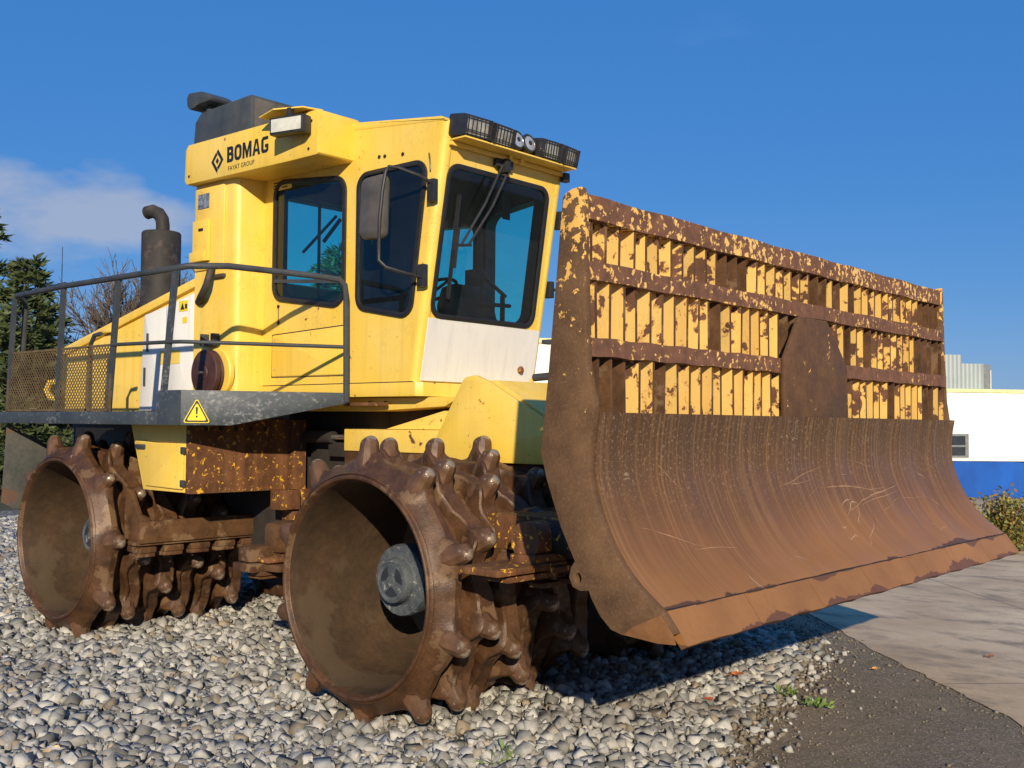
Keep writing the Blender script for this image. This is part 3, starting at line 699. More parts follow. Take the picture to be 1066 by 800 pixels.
b.build('control_box', [M['yellow'], M['ink']], colm)
b = MB(); b.box(-2.99, -2.83, -.922, -.9185, 3.56, 3.68, 0); b.build('decal', m_plain('decal_grey', (.16, .18, .22), .3, var=.8, scale=30), colm)
b = MB(); b.tube([(-2.76, -.93, 3.06), (-2.745, -.96, 2.99), (-2.75, -.98, 2.91), (-2.79, -.985, 2.85), (-2.85, -.97, 2.815), (-2.93, -.93, 2.80), (-3.02, -.88, 2.80)], .030, 12)
b.tube([(-2.78, -.92, 3.04), (-2.78, -.92, 3.0)], .034, 10); b.box(-2.74, -2.6, -.93, -.9, 2.97, 3.0, 0, .004); b.build('intake_hose', M['exhaust'], colm)
b = MB(); b.lathe([(.20, .0), (.20, .03), (.19, .04), (0, .042)], 40, Matrix.Translation((-2.66, -.90, 2.20)) @ Matrix.Rotation(R(90), 4, 'X')); reel = b.build('filter_housing', M['yellow'], colm)
b = MB(); b.lathe([(.165, .0), (.185, .015), (.165, .03), (.185, .04), (.185, .075), (.175, .082), (.15, .079), (.14, .083), (.11, .079), (.10, .083), (.06, .080), (.05, .088), (0, .088)], 40, Matrix.Translation((-2.70, -.945, 2.20)) @ Matrix.Rotation(R(90), 4, 'X')); b.lathe([(.014, .085), (.014, .12), (0, .12)], 8, Matrix.Translation((-2.70, -.945, 2.20)) @ Matrix.Rotation(R(90), 4, 'X'), mi=1)
b.build('pulley_disc', [M['brown_disc'], M['chrome']], colm)
b = MB(); b.box(-2.86, -2.66, -.97, -.90, 2.42, 2.46, 0, .005); b.box(-2.70, -2.67, -.97, -.9, 2.42, 2.52, 0, .005); b.box(-2.85, -2.82, -.97, -.9, 2.42, 2.52, 0, .005); b.build('bracket', M['rail'], colm)

# ---- side beam with the name -------------------------------------
b = MB()
b.prism([(-3.10, 3.80), (-3.07, 3.765), (-1.62, 3.745), (-1.36, 3.745), (-1.34, 3.76), (-1.335, 4.05), (-1.35, 4.075), (-3.05, 4.095), (-3.09, 4.06)], 1, -.985, -.60, 0, .012)
beam = b.build('roof_side_beam', M['yellow'], mach)
def text(s, x, z, size, name, parent, bold=0, space=1., sx=1.):
    cu = bpy.data.curves.new('t', 'FONT'); cu.body = s; cu.size = size; cu.offset = bold; cu.extrude = .0006; cu.space_character = space
    o = bpy.data.objects.new('t', cu); COL.objects.link(o); dg = bpy.context.evaluated_depsgraph_get()
    me = bpy.data.meshes.new_from_object(o.evaluated_get(dg)); bpy.data.objects.remove(o)
    me.transform(Matrix.Translation((x, -.9862, z)) @ Matrix.Rotation(R(90), 4, 'X') @ Matrix.Diagonal((sx, 1, 1, 1)))
    me.materials.clear(); me.materials.append(M['ink']); o = bpy.data.objects.new(name, me); COL.objects.link(o); o.parent = parent; return o
def glyph(ch, x0, z0, w, h, st):
    q = lambda *p: [(x0+a*w, z0+c*h) for a, c in p]; sx_ = st/w; sz_ = st/h
    if ch == 'B':
        o1 = rpoly(q((0, 0), (1, 0), (1, .53), (.93, .53), (.95, 1), (0, 1)), [0, h*.2, h*.16, 0, h*.2, 0], 4)
        o1 = rpoly(q((0, 0), (1, 0), (1, .51), (.90, .53), (.95, .56), (.95, 1), (0, 1)), [0, h*.2, h*.12, 0, h*.1, h*.2, 0], 4)
        return o1, [rpoly(q((sx_, sz_*.85), (1-sx_, sz_*.85), (1-sx_, .5-sz_*.3), (sx_, .5-sz_*.3)), [0, h*.08, h*.08, 0], 3), rpoly(q((sx_, .5+sz_*.5), (.95-sx_, .5+sz_*.5), (.95-sx_, 1-sz_*.85), (sx_, 1-sz_*.85)), [0, h*.08, h*.08, 0], 3)]
    if ch == 'O': return rpoly(q((0, 0), (1, 0), (1, 1), (0, 1)), w*.42, 6), [rpoly(q((sx_, sz_*.85), (1-sx_, sz_*.85), (1-sx_, 1-sz_*.85), (sx_, 1-sz_*.85)), w*.2, 5)]
    if ch == 'M': return q((0, 0), (sx_*.9, 0), (sx_*.9, .62), (.5-sx_*.33, 0), (.5+sx_*.33, 0), (1-sx_*.9, .62), (1-sx_*.9, 0), (1, 0), (1, 1), (1-sx_*1.05, 1), (.5, .42), (sx_*1.05, 1), (0, 1)), []
    if ch == 'A': return q((0, 0), (sx_*.95, 0), (sx_*.95+.07, .22), (1-sx_*.95-.07, .22), (1-sx_*.95, 0), (1, 0), (.5+sx_*.58, 1), (.5-sx_*.58, 1)), [q((.36, .40), (.64, .40), (.5, .80))]
    if ch == 'G': return q((.2, 0), (.8, 0), (1, .12), (1, .52), (.52, .52), (.52, .52-sz_*.8), (1-sx_*.9, .52-sz_*.8), (1-sx_*.9, .2), (.74, sz_*.85), (.34, sz_*.85), (sx_, .26), (sx_, .74), (.34, 1-sz_*.85), (.78, 1-sz_*.85), (.97, .82), (.97, .97), (.8, 1), (.22, 1), (0, .83), (0, .17)), []
b = MB(); xx = -2.485
for ch, w in (('B', .088), ('O', .096), ('M', .118), ('A', .10), ('G', .092)):
    ou, ho = glyph(ch, xx, 3.858, w, .125, .030); b.plate(ou, ho, SIDE(-.9862), .0012); xx += w+.013
b.build('lettering', M['ink'], beam, smooth=0)
text('FAYAT GROUP', -2.47, 3.792, .052, 'small_lettering', beam, bold=.0, space=1.05, sx=.98)
b = MB(); cx, cz = -2.62, 3.895; h_ = .095; w_ = .085; t_ = .022
for sg in (-1, 1):
    b.plate([(cx+sg*.008, cz+sg*h_), (cx+sg*w_, cz), (cx+sg*.008, cz-sg*h_*1.0) if False else (cx+sg*.02, cz-sg*h_*.75), (cx+sg*.02-sg*.022, cz-sg*h_*.55), (cx+sg*(w_-.035), cz), (cx-sg*.012, cz+sg*(h_-.022))], [], SIDE(-.9862), .0012)
b.plate([(cx, cz+.028), (cx+.024, cz), (cx, cz-.028), (cx-.024, cz)], [], SIDE(-.9862), .0012)
b.build('emblem', M['ink'], beam, smooth=0)
for x, z in ((-1.42, 4.0), (-1.45, 3.80), (-3.03, 3.83)):
    b = MB(); b.lathe([(.012, 0), (.012, .004), (0, .005)], 8, Matrix.Translation((x, -.985, z)) @ Matrix.Rotation(R(90), 4, 'X')); b.build('bolt', M['exhaust'], beam)
# visor over the lamp
b = MB(); b.prism([(-1.92, -1.09), (-1.66, -1.15), (-1.44, -1.05), (-1.40, -.90), (-1.88, -.90)], 2, 4.088, 4.098); b.build('lamp_visor', M['yellow'], beam)
b = MB(); Ml = Matrix.Translation((-1.545, -1.09, 3.965)) @ Matrix.Rotation(R(14), 4, 'Z')
b.box(-.155, .155, -.035, .06, -.065, .065, 0, .012, Ml); b.box(-.02, .02, -.01, .03, .07, .13, 0, .002, Ml)
lmp = b.build('side_work_lamp', M['black'], mach)
b = MB(); b.box(-.135, .135, -.042, -.034, -.048, .048, 0, .003, Ml); b.build('lens', M['lens2'], lmp)
# ---- dark tank and intake cap ------------------------------------
b = MB(); b.prism([(-3.28, 4.10), (-2.44, 4.10), (-2.44, 4.445), (-3.16, 4.43), (-3.25, 4.36)], 1, -.80, -.10, 0, .01)
tk = b.build('roof_air_conditioner', M['tank'], mach)
b = MB(); b.box(-2.438, -2.43, -.77, -.13, 4.12, 4.42, 0, .003); b.build('cover_panel', m_plain('warm_grey_panel', (.085, .075, .065), .6), tk)
b = MB(); b.lathe([(0, 0), (.05, 0), (.05, .06), (0, .06)], 16, Matrix.Translation((-3.12, -.72, 4.41))); b.prism([(-3.33, 4.50), (-3.29, 4.47), (-3.22, 4.47), (-3.16, 4.49), (-2.98, 4.49), (-2.96, 4.52), (-3.02, 4.56), (-3.12, 4.60), (-3.30, 4.62), (-3.34, 4.59)], 1, -.84, -.60, 0, .025)
b.build('intake_cap', M['tank'], tk)
b = MB(); b.lathe([(0, 0), (.03, 0), (.03, .06), (0, .06)], 12, Matrix.Translation((-3.27, -.70, 4.22)) @ Matrix.Rotation(R(-90), 4, 'Y')); b.build('plug', M['black'], tk)

# ---- cab ----------------------------------------------------------
zf, zt = 2.105, 3.91
def cabx(z): return -.66+.30*(z-2.1)/1.81
sideo = [(-2.41, zf), (cabx(zf)-.055, zf), (cabx(3.90)-.055, 3.90), (-1.31, 4.02), (-2.41, 4.04)]
w1 = rpoly([(-2.29, 2.83), (-2.25, 2.80), (-1.43, 2.68), (-1.43, 3.63), (-2.29, 3.74)], [.06, 0, .09, .09, .10])
w1 = rpoly([(-2.285, 2.80), (-1.43, 2.68), (-1.43, 3.64), (-2.285, 3.73)], .11, 6)
w1far = rpoly([(-1.92, 2.76), (-1.28, 2.66), (-1.28, 3.46), (-1.92, 3.50)], .10, 6)
w2far = rpoly([(-1.17, 2.64), (-.675, 2.58), (-.555, 3.60), (-1.17, 3.52)], [.10, .06, .06, .12], 6)
w2 = rpoly([(-1.265, 2.66), (-.705, 2.56), (-.555, 3.63), (-1.265, 3.63)], [.10, .09, .09, .10], 6)
b = MB()
for sy in (-1, 1):
    wd_, w2_ = (w1, w2) if sy < 0 else (w1far, w2far)
    b.plate(sideo, [wd_, w2_], SIDE(sy*.63), .05, 0, .0)
    b.plate(offs(sideo, -.03), [offs(wd_, .012), offs(w2_, .012)], SIDE(sy*.585), .035, 1)
# front wall, local x = world y, local y = up the slope
lean = Vector((.30, 0, 1.81)).normalized(); nrm = Vector((lean.z, 0, -lean.x))
o_ = Vector((-.66, 0, 2.1))
def FM(off_): return Matrix(((0, lean.x, nrm.x, o_.x+nrm.x*off_), (1, 0, 0, 0), (0, lean.z, nrm.z, o_.z+nrm.z*off_), (0, 0, 0, 1)))
H = 1.81/lean.z
ws = rpoly([(-.575, .475), (.505, .475), (.485, 1.52), (-.575, 1.52)], .09, 6)
fo = [(-.60, .005), (.60, .005), (.60, H-.02), (-.60, H-.02)]
b.plate(fo, [ws], FM(-.025), .05, 0); b.plate(offs(fo, -.02), [offs(ws, .012)], FM(-.068), .03, 1)
for sy in (-1, 1):
    b.tube([(cabx(zf)-.05, sy*.60, zf+.002), (cabx(3.90)-.05, sy*.60, 3.90)], .055, 20, 0)
# rear wall with window, floor, roof
rw = rpoly([(-.48, 2.85), (.48, 2.85), (.48, 3.68), (-.48, 3.68)], .08)
b.plate([(-.655, zf), (.655, zf), (.655, 4.03), (-.655, 4.03)], [rw], Matrix(((0, 0, 1, -2.435), (1, 0, 0, 0), (0, 1, 0, 0), (0, 0, 0, 1))), .04, 0)
b.plate([(-.56, zf), (.56, zf), (.56, 3.98), (-.56, 3.98)], [rw], Matrix(((0, 0, 1, -2.39), (1, 0, 0, 0), (0, 1, 0, 0), (0, 0, 0, 1))), .03, 1)
b.prism([(-2.46, 4.0), (-2.46, 4.045), (-1.31, 4.04), (-.42, 3.925), (-.37, 3.90), (-.37, 3.885), (-1.31, 3.98)], 1, -.66, .66, 0, .012)
b.prism([(-2.36, 3.86), (-2.36, 3.92), (-1.3, 3.92), (-.50, 3.84), (-.50, 3.79)], 1, -.56, .56, 1)
b.box(-2.37, -.72, -.565, .565, zf, zf+.03, 1)
cab = b.build('cab', [M['yellow'], M['lining']], mach)
# skirt
b = MB(); b.prism([(-2.42, -.665), (-.64, -.665), (-.60, -.62), (-.60, .62), (-.64, .665), (-2.42, .665)], 2, 2.0, 2.098, 0, .006); b.build('cab_skirt', M['yellow_worn'], cab)
# white front panel
b = MB(); b.plate(rpoly([(-.605, .012), (.545, .012), (.605, .12), (.605, .445), (-.600, .455)], .006), [], FM(.005), .008, 0, .0015); fpn = b.build('front_panel', M['white'], cab, smooth=0)
b = MB(); b.lathe([(.028, 0), (.028, .02), (.015, .03), (0, .03)], 12, Matrix.Translation(o_+Vector((0, .43, 0))+lean*.13+nrm*.009) @ Matrix.Rotation(R(81), 4, 'Y')); b.build('bolt', M['rust_yellow'], fpn)
# windows with rubber seals
def window(outl_, Mx_, name, parent=cab, g='glass'):
    b_ = MB(); b_.plate(offs(outl_, .022), [offs(outl_, -.016)], Mx_, .024, 0, .006); b_.plate(offs(outl_, .006), [offs(outl_, -.010)], Mx_ @ Matrix.Translation((0, 0, -.058)), .115, 0); se = b_.build('window_seal', M['rubber'], parent)
    b_ = MB(); n_ = len(outl_); oo = offs(outl_, -.010)
    b_.poly([Mx_ @ Vector((p[0], p[1], -.004)) for p in oo], [tuple(range(n_))], 0)
    b_.build(name, M[g], parent, smooth=0)
window(w1, SIDE(-.660), 'door_window'); window(w2, SIDE(-.660), 'side_window')
window(w1far, SIDE(.608).copy() @ Matrix.Identity(4), 'door_window'); window(w2far, SIDE(.608), 'side_window')
window(ws, FM(.004), 'windshield')
window(rw, Matrix(((0, 0, 1, -2.455), (1, 0, 0, 0), (0, 1, 0, 0), (0, 0, 0, 1))), 'rear_window')
b = MB(); b.bar((-2.27, -.668, 2.935), (-1.45, -.668, 2.865), .014, .028); b.build('window_bar', M['rail'], cab)
# panels on the door side
def thinpanel(pts, name, y=-.6575, t=.006):
    b_ = MB(); b_.plate(pts, [], SIDE(y), t, 0, .001); return b_.build(name, M['yellow'], cab)
thinpanel(rpoly([(-2.30, 2.175), (-1.41, 2.17), (-1.41, 2.53), (-2.30, 2.50)], .012), 'access_panel')
b = MB()
for pts in ([(-2.31, 2.167), (-1.40, 2.162)], [(-2.31, 2.505), (-1.40, 2.538)], [(-2.41, 2.101), (-.67, 2.101)], [(-2.306, 2.167), (-2.306, 2.505)]):
    (xa, za), (xb, zb) = pts; b.bar((xa, -.6555, za), (xb, -.6555, zb), .002, .0075)
b.build('panel_gap', M['dark'], cab)
b = MB()
for x, z in ((-2.27, 2.46), (-2.27, 2.23)): b.lathe([(.011, 0), (.011, .005), (0, .006)], 8, Matrix.Translation((x, -.661, z)) @ Matrix.Rotation(R(90), 4, 'X'))
b.build('panel_screws', M['chrome'], cab)
b = MB()
for x, z in ((-2.23, 2.73), (-2.23, 2.60)): b.lathe([(.014, 0), (.014, .008), (0, .01)], 8, Matrix.Translation((x, -.655, z)) @ Matrix.Rotation(R(90), 4, 'X'))
b.tube([(-2.23, -.657, 2.73), (-2.23, -.657, 2.6)], .0035, 6); b.build('door_hook', M['ink'], cab)
b = MB(); b.plate(rpoly([(-2.34, 3.71), (-2.09, 3.70), (-2.09, 3.745), (-2.34, 3.745)], .01), [], SIDE(-.659), .008)
b2 = MB(); b2.box(-2.34, -2.08, -.662, -.655, 3.66, 3.745, 0, .002)
for i in range(2):
    for j in range(3): b2.box(-2.31+i*.11, -2.24+i*.11, -.6655, -.6615, 3.675+j*.022, 3.683+j*.022, 1)
b.bm.free(); b2.build('air_vent', [M['yellow'], M['dark']], cab)
for x, z in ((-.80, 3.72), (-1.05, 3.74), (-.99, 3.735)):
    b = MB(); b.lathe([(.014, 0), (.014, .006), (0, .007)], 8, Matrix.Translation((x, -.655, z)) @ Matrix.Rotation(R(90), 4, 'X')); b.build('bolt', M['ink'], cab)
# cab corner hinges for the mirror
def hinge_block(x, y, z, h=.09):
    b_ = MB(); b_.box(x-.03, x+.03, y-.02, y+.02, z-h, z+h, 0, .006); return b_
# mirror, near side
b = MB(); cc = Vector((-.79, -.93, 3.29))
mo = rpoly([(-.115, -.21), (.115, -.23), (.13, .23), (-.10, .21)], .06, 5)
b.plate(mo, [], Matrix.Translation(cc) @ Matrix.Rotation(R(8), 4, 'Z') @ Matrix.Rotation(R(90), 4, 'X'), .07, 0, .028)
mir = b.build('mirror', M['mirror'], mach)
b = MB(); b.tube([(-.46, -.66, 3.45), (-.50, -.78, 3.50), (-.58, -.90, 3.545), (-.64, -.93, 3.555), (-.665, -.94, 3.52), (-.67, -.96, 3.40), (-.68, -.975, 3.20), (-.70, -.96, 3.02), (-.71, -.95, 2.92), (-.67, -.92, 2.87), (-.58, -.80, 2.83), (-.56, -.68, 2.82)], .012, 8)
b.box(-.51, -.44, -.70, -.655, 3.33, 3.49, 0, .008); b.box(-.60, -.53, -.70, -.655, 2.75, 2.91, 0, .008)
b.tube([(-.50, -.675, 3.56), (-.505, -.675, 3.64), (-.52, -.67, 3.68)], .005, 6)
b.build('mirror_arm', M['black'], mir)
# far side mirror brackets and arm
b = MB(); b.box(-.49, -.42, .655, .70, 3.33, 3.47, 0, .006); b.box(-.58, -.51, .655, .70, 2.80, 2.93, 0, .006)
b.tube([(-.46, .69, 3.42), (-.44, .80, 3.41), (-.42, .95, 3.40)], .012, 8); b.tube([(-.55, .69, 2.87), (-.50, .80, 2.87), (-.42, .95, 2.88), (-.42, .98, 3.1), (-.42, .95, 3.4)], .012, 8)
b.tube([(-.50, .78, 2.86), (-.505, .785, 2.75), (-.51, .78, 2.68)], .005, 6); b.box(-.525, -.495, .77, .80, 2.65, 2.68, 0, .004)
b.build('mirror_bracket', M['black'], cab)
b = MB(); b.box(-.60, -.50, .655, .74, 2.44, 2.475, 0, .004); b.build('step_bracket', M['rail'], cab)
# wipers
def fp(y, v, off_): return o_+Vector((0, y, 0))+lean*v+nrm*off_
b = MB(); b.box(-.035, .055, -.025, .025, -.05, .05, 0, .008, Matrix.Translation(fp(-.07, 1.60, .03)))
b.box(-.09, .09, -.02, .02, -.03, .03, 0, .006, Matrix.Translation(fp(-.06, 1.62, .02)) @ Matrix.Rotation(R(90), 4, 'Z'))
b.tube([fp(-.11, 1.60, .06), fp(-.25, 1.30, .07), fp(-.42, .98, .05)], .009, 8, 1); b.tube([fp(-.03, 1.60, .06), fp(-.17, 1.30, .07), fp(-.34, 1.0, .05)], .009, 8, 1)
b.bar(fp(-.45, .98, .05), fp(-.32, 1.0, .05), .02, .02, 1)
wp = b.build('wiper', [M['black'], M['black']], cab)
b = MB(); b.bar(fp(-.475, 1.33, .03), fp(-.455, .60, .025), .012, .03); b.bar(fp(-.455, 1.1, .045), fp(-.45, .82, .045), .014, .02); b.build('wiper_blade', M['black'], wp)
# roof lamps
def cage_lamp(y0, y1, tilt=10, rz=0):
    b_ = MB(); x0 = -.36; z0, z1 = 3.775, 3.93
    Ml_ = Matrix.Identity(4)
    b_.box(x0-.02, x0+.14, y0, y1, z0, z1, 0, .02)
    for i in range(6):
        y = y0+.03+(y1-y0-.06)*i/5; b_.box(x0+.158, x0+.164, y-.003, y+.003, z0+.01, z1-.01, 0)
    for z in (z0+.045, z1-.02): b_.box(x0+.158, x0+.166, y0+.01, y1-.01, z-.003, z+.003, 0)
    for y in (y0+.008, y1-.012): b_.box(x0+.13, x0+.166, y-.004, y+.006, z0+.01, z1-.01, 0)
    piv = Vector((x0+.06, (y0+y1)/2, (z0+z1)/2)); T = Matrix.Translation(piv) @ Matrix.Rotation(R(rz), 4, 'Z') @ Matrix.Rotation(R(tilt), 4, 'Y') @ Matrix.Translation(-piv)
    b_.bm.transform(T); l = b_.build('work_lamp', M['black'], mach)
    b_ = MB(); b_.box(x0+.135, x0+.148, y0+.025, y1-.025, z0+.02, z1-.02, 0, .004); b_.bm.transform(T); b_.build('lens', M['lens'], l)
cage_lamp(-.63, -.375, 9, -3); cage_lamp(-.36, -.125, 13, 3); cage_lamp(.19, .395, 10, -2); cage_lamp(.41, .61, 13, 6)
for y in (-.03, .10):
    b = MB(); Mr = Matrix.Translation((-.33, y, 3.85)) @ Matrix.Diagonal((.85, .85, .85, 1)) @ Matrix.Rotation(R(80), 4, 'Y')
    b.lathe([(0, -.06), (.05, -.05), (.082, .03), (.086, .075), (.078, .085), (.066, .085)], 28, Mr); b.bar((-.31, y, 3.80), (-.35, y, 3.72), .03, .02, 1)
    l = b.build('round_lamp', [M['black'], M['yellow']], mach)
    b = MB(); b.lathe([(.070, .080), (.068, .078), (.04, .086), (.015, .088), (0, .088)], 28, Mr); b.lathe([(.022, .0885), (.02, .092), (0, .093)], 12, Mr, 1); b.build('lens', [M['lens_off'], M['exhaust']], l)
b = MB(); b.box(-.37, -.22, -.62, .60, 3.752, 3.764, 0, .003); b.box(-.375, -.35, -.62, .60, 3.722, 3.75, 0, .003); b.box(-.38, -.33, .60, .66, 3.68, 3.75, 1, .003); b.build('lamp_bracket', [M['yellow_worn'], M['black']], cab)
# cab interior: seat, console, wheel, rails
b = MB(); b.box(-1.75, -1.25, -.25, .25, 2.45, 2.6, 0, .04); b.box(-1.85, -1.70, -.25, .25, 2.55, 3.25, 0, .05); b.box(-1.7, -1.35, -.18, .18, 2.13, 2.45, 0, .02); b.build('seat', M['lining'], cab)
b = MB(); b.prism([(-1.05, 2.14), (-.78, 2.14), (-.78, 2.62), (-.84, 2.82), (-.92, 2.88), (-1.05, 2.86), (-1.10, 2.72)], 1, -.02, .34, 0, .03)
b.build('console', m_plain('console_green_grey', (.045, .055, .05), .6), cab)
b = MB(); Mw = Matrix.Translation((-1.22, .10, 2.86)) @ Matrix.Rotation(R(-25), 4, 'Y')
ring = [Mw @ Vector((.17*cos(a*pi/12), .17*sin(a*pi/12), 0)) for a in range(25)]; b.tube(ring, .014, 8, cap=False); b.tube([Mw @ Vector((-.16, 0, 0)), Mw @ Vector((.16, 0, 0))], .012, 6); b.build('steering_wheel', M['black'], cab)
b = MB(); b.tube([(-.85, .50, 2.82), (-.72, .10, 2.93), (-.72, .06, 2.62)], .016, 8); b.tube([(-.80, .50, 2.74), (-.75, .12, 2.72)], .016, 8); b.tube([(-.84, .46, 2.82), (-.84, .46, 2.2)], .02, 8); b.build('grab_bar', M['black'], cab)
b = MB(); b.box(-1.20, -1.05, .40, .50, 2.9, 3.05, 0, .01); b.tube([(-1.18, .55, 3.7), (-1.12, .5, 2.3)], .02, 8); b.build('monitor', M['black'], cab)
b = MB(); b.prism([(-.62, 3.62), (-.60, 3.5), (-.60, 3.36), (-.61, 3.62)], 1, .18, .27); b.build('sun_visor', M['black'], cab)
b = MB(); b.bar((-2.47, -.24, 3.24), (-2.47, .11, 3.60), .02, .02); b.bar((-2.475, -.02, 3.36), (-2.475, .16, 3.58), .03, .015); b.bar((-2.41, -.12, 2.86), (-2.41, -.12, 3.66), .02, .018); b.build('rear_wiper', M['black'], cab)

# ================================================================== THE SETTING
def sheet(name, pts, z, mat):
    b_ = MB(); b_.poly([(x, y, z) for x, y in pts], [tuple(range(len(pts)))]); return tag(b_.build(name, mat, None, smooth=0), kind='structure')
def m_dirt():
    t = NT('dark_gritty_ground'); n = t.noise(.9, 6); c = t.ramp(n, [(.3, (.115, .08, .045)), (.55, (.185, .135, .082)), (.75, (.27, .205, .135))])
    g = t.ramp(t.noise(75, 5, .85), [(.50, 0.), (.60, .75)]); c = t.mix(g, c, (.46, .38, .28))
    g2 = t.ramp(t.noise(110, 3, .8), [(.58, 0.), (.64, .8)]); c = t.mix(g2, c, (.03, .026, .02))
    gr = t.math('MULTIPLY', t.ramp(t.noise(2.2, 6, .7), [(.50, 0.), (.62, .7)]), t.ramp(t.noise(25, 4), [(.4, 0.), (.6, 1.)])); c = t.mix(gr, c, (.10, .10, .035))
    t.bump(t.noise(60, 6, .8), .8, .012, t.bump(t.noise(8, 5), .5, .03)); return t.set(c, .85)
def m_conc():
    t = NT('concrete_yard'); n = t.noise(.7, 7, .65, dist=.4); c = t.ramp(n, [(.3, (.38, .26, .145)), (.5, (.58, .42, .25)), (.7, (.74, .57, .36))])
    mp = t.n('ShaderNodeMapping'); mp.inputs['Rotation'].default_value = (0, 0, R(45)); mp.inputs['Scale'].default_value = (1, 1.9, 1); t.l(t.co, mp.inputs[0])
    s_ = t.ramp(t.noise(1.4, 8, .7, vec=mp.outputs[0]), [(.50, 0.), (.66, .85)]); c = t.mix(s_, c, (.20, .15, .10))
    g = t.ramp(t.noise(45, 5, .8), [(.5, 0.), (.66, .5)]); c = t.mix(g, c, (.30, .26, .21))
    # slab joints every 5 m
    mq = t.n('ShaderNodeMapping'); mq.inputs['Rotation'].default_value = (0, 0, R(-45)); mq.inputs['Location'].default_value = (.2, .4, 0); t.l(t.co, mq.inputs[0]); o = t.sep(mq.outputs[0])
    for k in (0, 1):
        w = t.math('PINGPONG', o[k], 2.5); j = t.math('LESS_THAN', w, .012); c = t.mix(t.math('MULTIPLY', j, .6), c, (.10, .085, .065))
    t.bump(t.noise(40, 6, .75), .4, .008); return t.set(c, .8)
def m_gbed():
    t = NT('gravel_bed'); v = t.n('ShaderNodeTexVoronoi'); v.inputs['Scale'].default_value = 14; t.l(t.co, v.inputs['Vector'])
    c = t.mix(t.ramp(v.outputs['Distance'], [(.1, 0.), (.7, .85)]), t.ramp(v.outputs['Color'], [(.1, (.14, .13, .115)), (.9, (.38, .36, .32))]), (.05, .045, .04))
    t.bump(v.outputs['Distance'], -1., .03); return t.set(c, .85)
def m_field():
    t = NT('grass_field'); c = t.ramp(t.noise(.5, 6), [(.3, (.03, .038, .015)), (.7, (.07, .065, .03))]); c = t.mix(t.ramp(t.noise(9, 5), [(.4, 0.), (.7, .6)]), c, (.05, .045, .02)); return t.set(c, .95)
sheet('ground', [(-400, -400), (400, -400), (400, 400), (-400, 400)], -.012, m_field())
sheet('dirt_yard', [(30, -30), (30, 30), (-30, 30), (-30, 14), (-16, 9), (-9, 7), (-3, 4.3), (-.5, 3.0), (.7, 2.3), (1.22, 1.48), (1.54, -.03), (1.92, -1.07), (2.45, -3.2), (3, -12), (4, -30)], .085, m_dirt())
gb = [(-16, -14), (3, -12), (2.45, -3.2), (1.92, -1.07), (1.54, -.03), (1.22, 1.48), (.7, 2.3), (-.5, 3.0), (-3, 4.3), (-9, 7), (-16, 9)]
b = MB(); gx = np.arange(-16, 3.01, .12); gy = np.arange(-14, 9.01, .12); idx = {}; vs = []; fs = []
GX, GY = np.meshgrid(gx, gy, indexing='ij')
def gdist(x, y):
    dm = np.full(x.shape, 9.)
    for i in range(len(gb)):
        p = np.array(gb[i]); q = np.array(gb[(i+1) % len(gb)]); d = q-p; tt = np.clip(((x-p[0])*d[0]+(y-p[1])*d[1])/(d@d), 0, 1); dm = np.minimum(dm, np.hypot(x-p[0]-tt*d[0], y-p[1]-tt*d[1]))
    return dm
def mound(x, y):
    e = np.clip(gdist(x, y)/.6, 0, 1)
    h = .085+(.025*np.sin(x*1.3+.4)*np.cos(y*1.1+1)+.014*np.sin(x*3.1+y*2.3)+.009*np.sin(x*7-y*5)+.02)*e
    h -= .085*np.exp(-((x+.1)**2/1.1+(y+1.9)**2/.35)); h -= .05*np.exp(-((x+3.6)**2/1.1+(y+1.9)**2/.35))
    h += .05*np.exp(-((x-.75)**2/.12+(y+.9)**2/.5))
    return h
def inpoly(x, y, P):
    c = np.zeros(x.shape, bool); n_ = len(P)
    for i in range(n_):
        x1, y1 = P[i]; x2, y2 = P[(i+1) % n_]
        k = ((y1 > y) != (y2 > y)) & (x < (x2-x1)*(y-y1)/(y2-y1+1e-12)+x1); c ^= k
    return c
IN = inpoly(GX, GY, gb); GZ = np.where(IN, mound(GX, GY)-.006, .02); ny_ = len(gy)
me = bpy.data.meshes.new('gravel_bed'); me.from_pydata([tuple(v) for v in np.stack([GX, GY, GZ], -1).reshape(-1, 3)], [], [(i*ny_+j, (i+1)*ny_+j, (i+1)*ny_+j+1, i*ny_+j+1) for i in range(len(gx)-1) for j in range(ny_-1) if IN[i:i+2, j:j+2].any()])
me.materials.append(m_gbed()); me.shade_smooth(); o = bpy.data.objects.new('gravel_bed', me); COL.objects.link(o); tag(o, kind='structure'); b.bm.free()
edge_c = []
for i in range(90):
    t_ = i/89; x_ = .55+t_*5.0; y_ = 3.70-x_+.02+.03*math.sin(x_*3)+.018*math.sin(x_*17)+random.uniform(-.018, .018); edge_c.append((x_+random.uniform(-.01, .01), y_))
sheet('concrete_yard', edge_c+[(14, -10), (60, 20), (40, 70), (-30, 60), (-26, 30)], .091, m_conc())

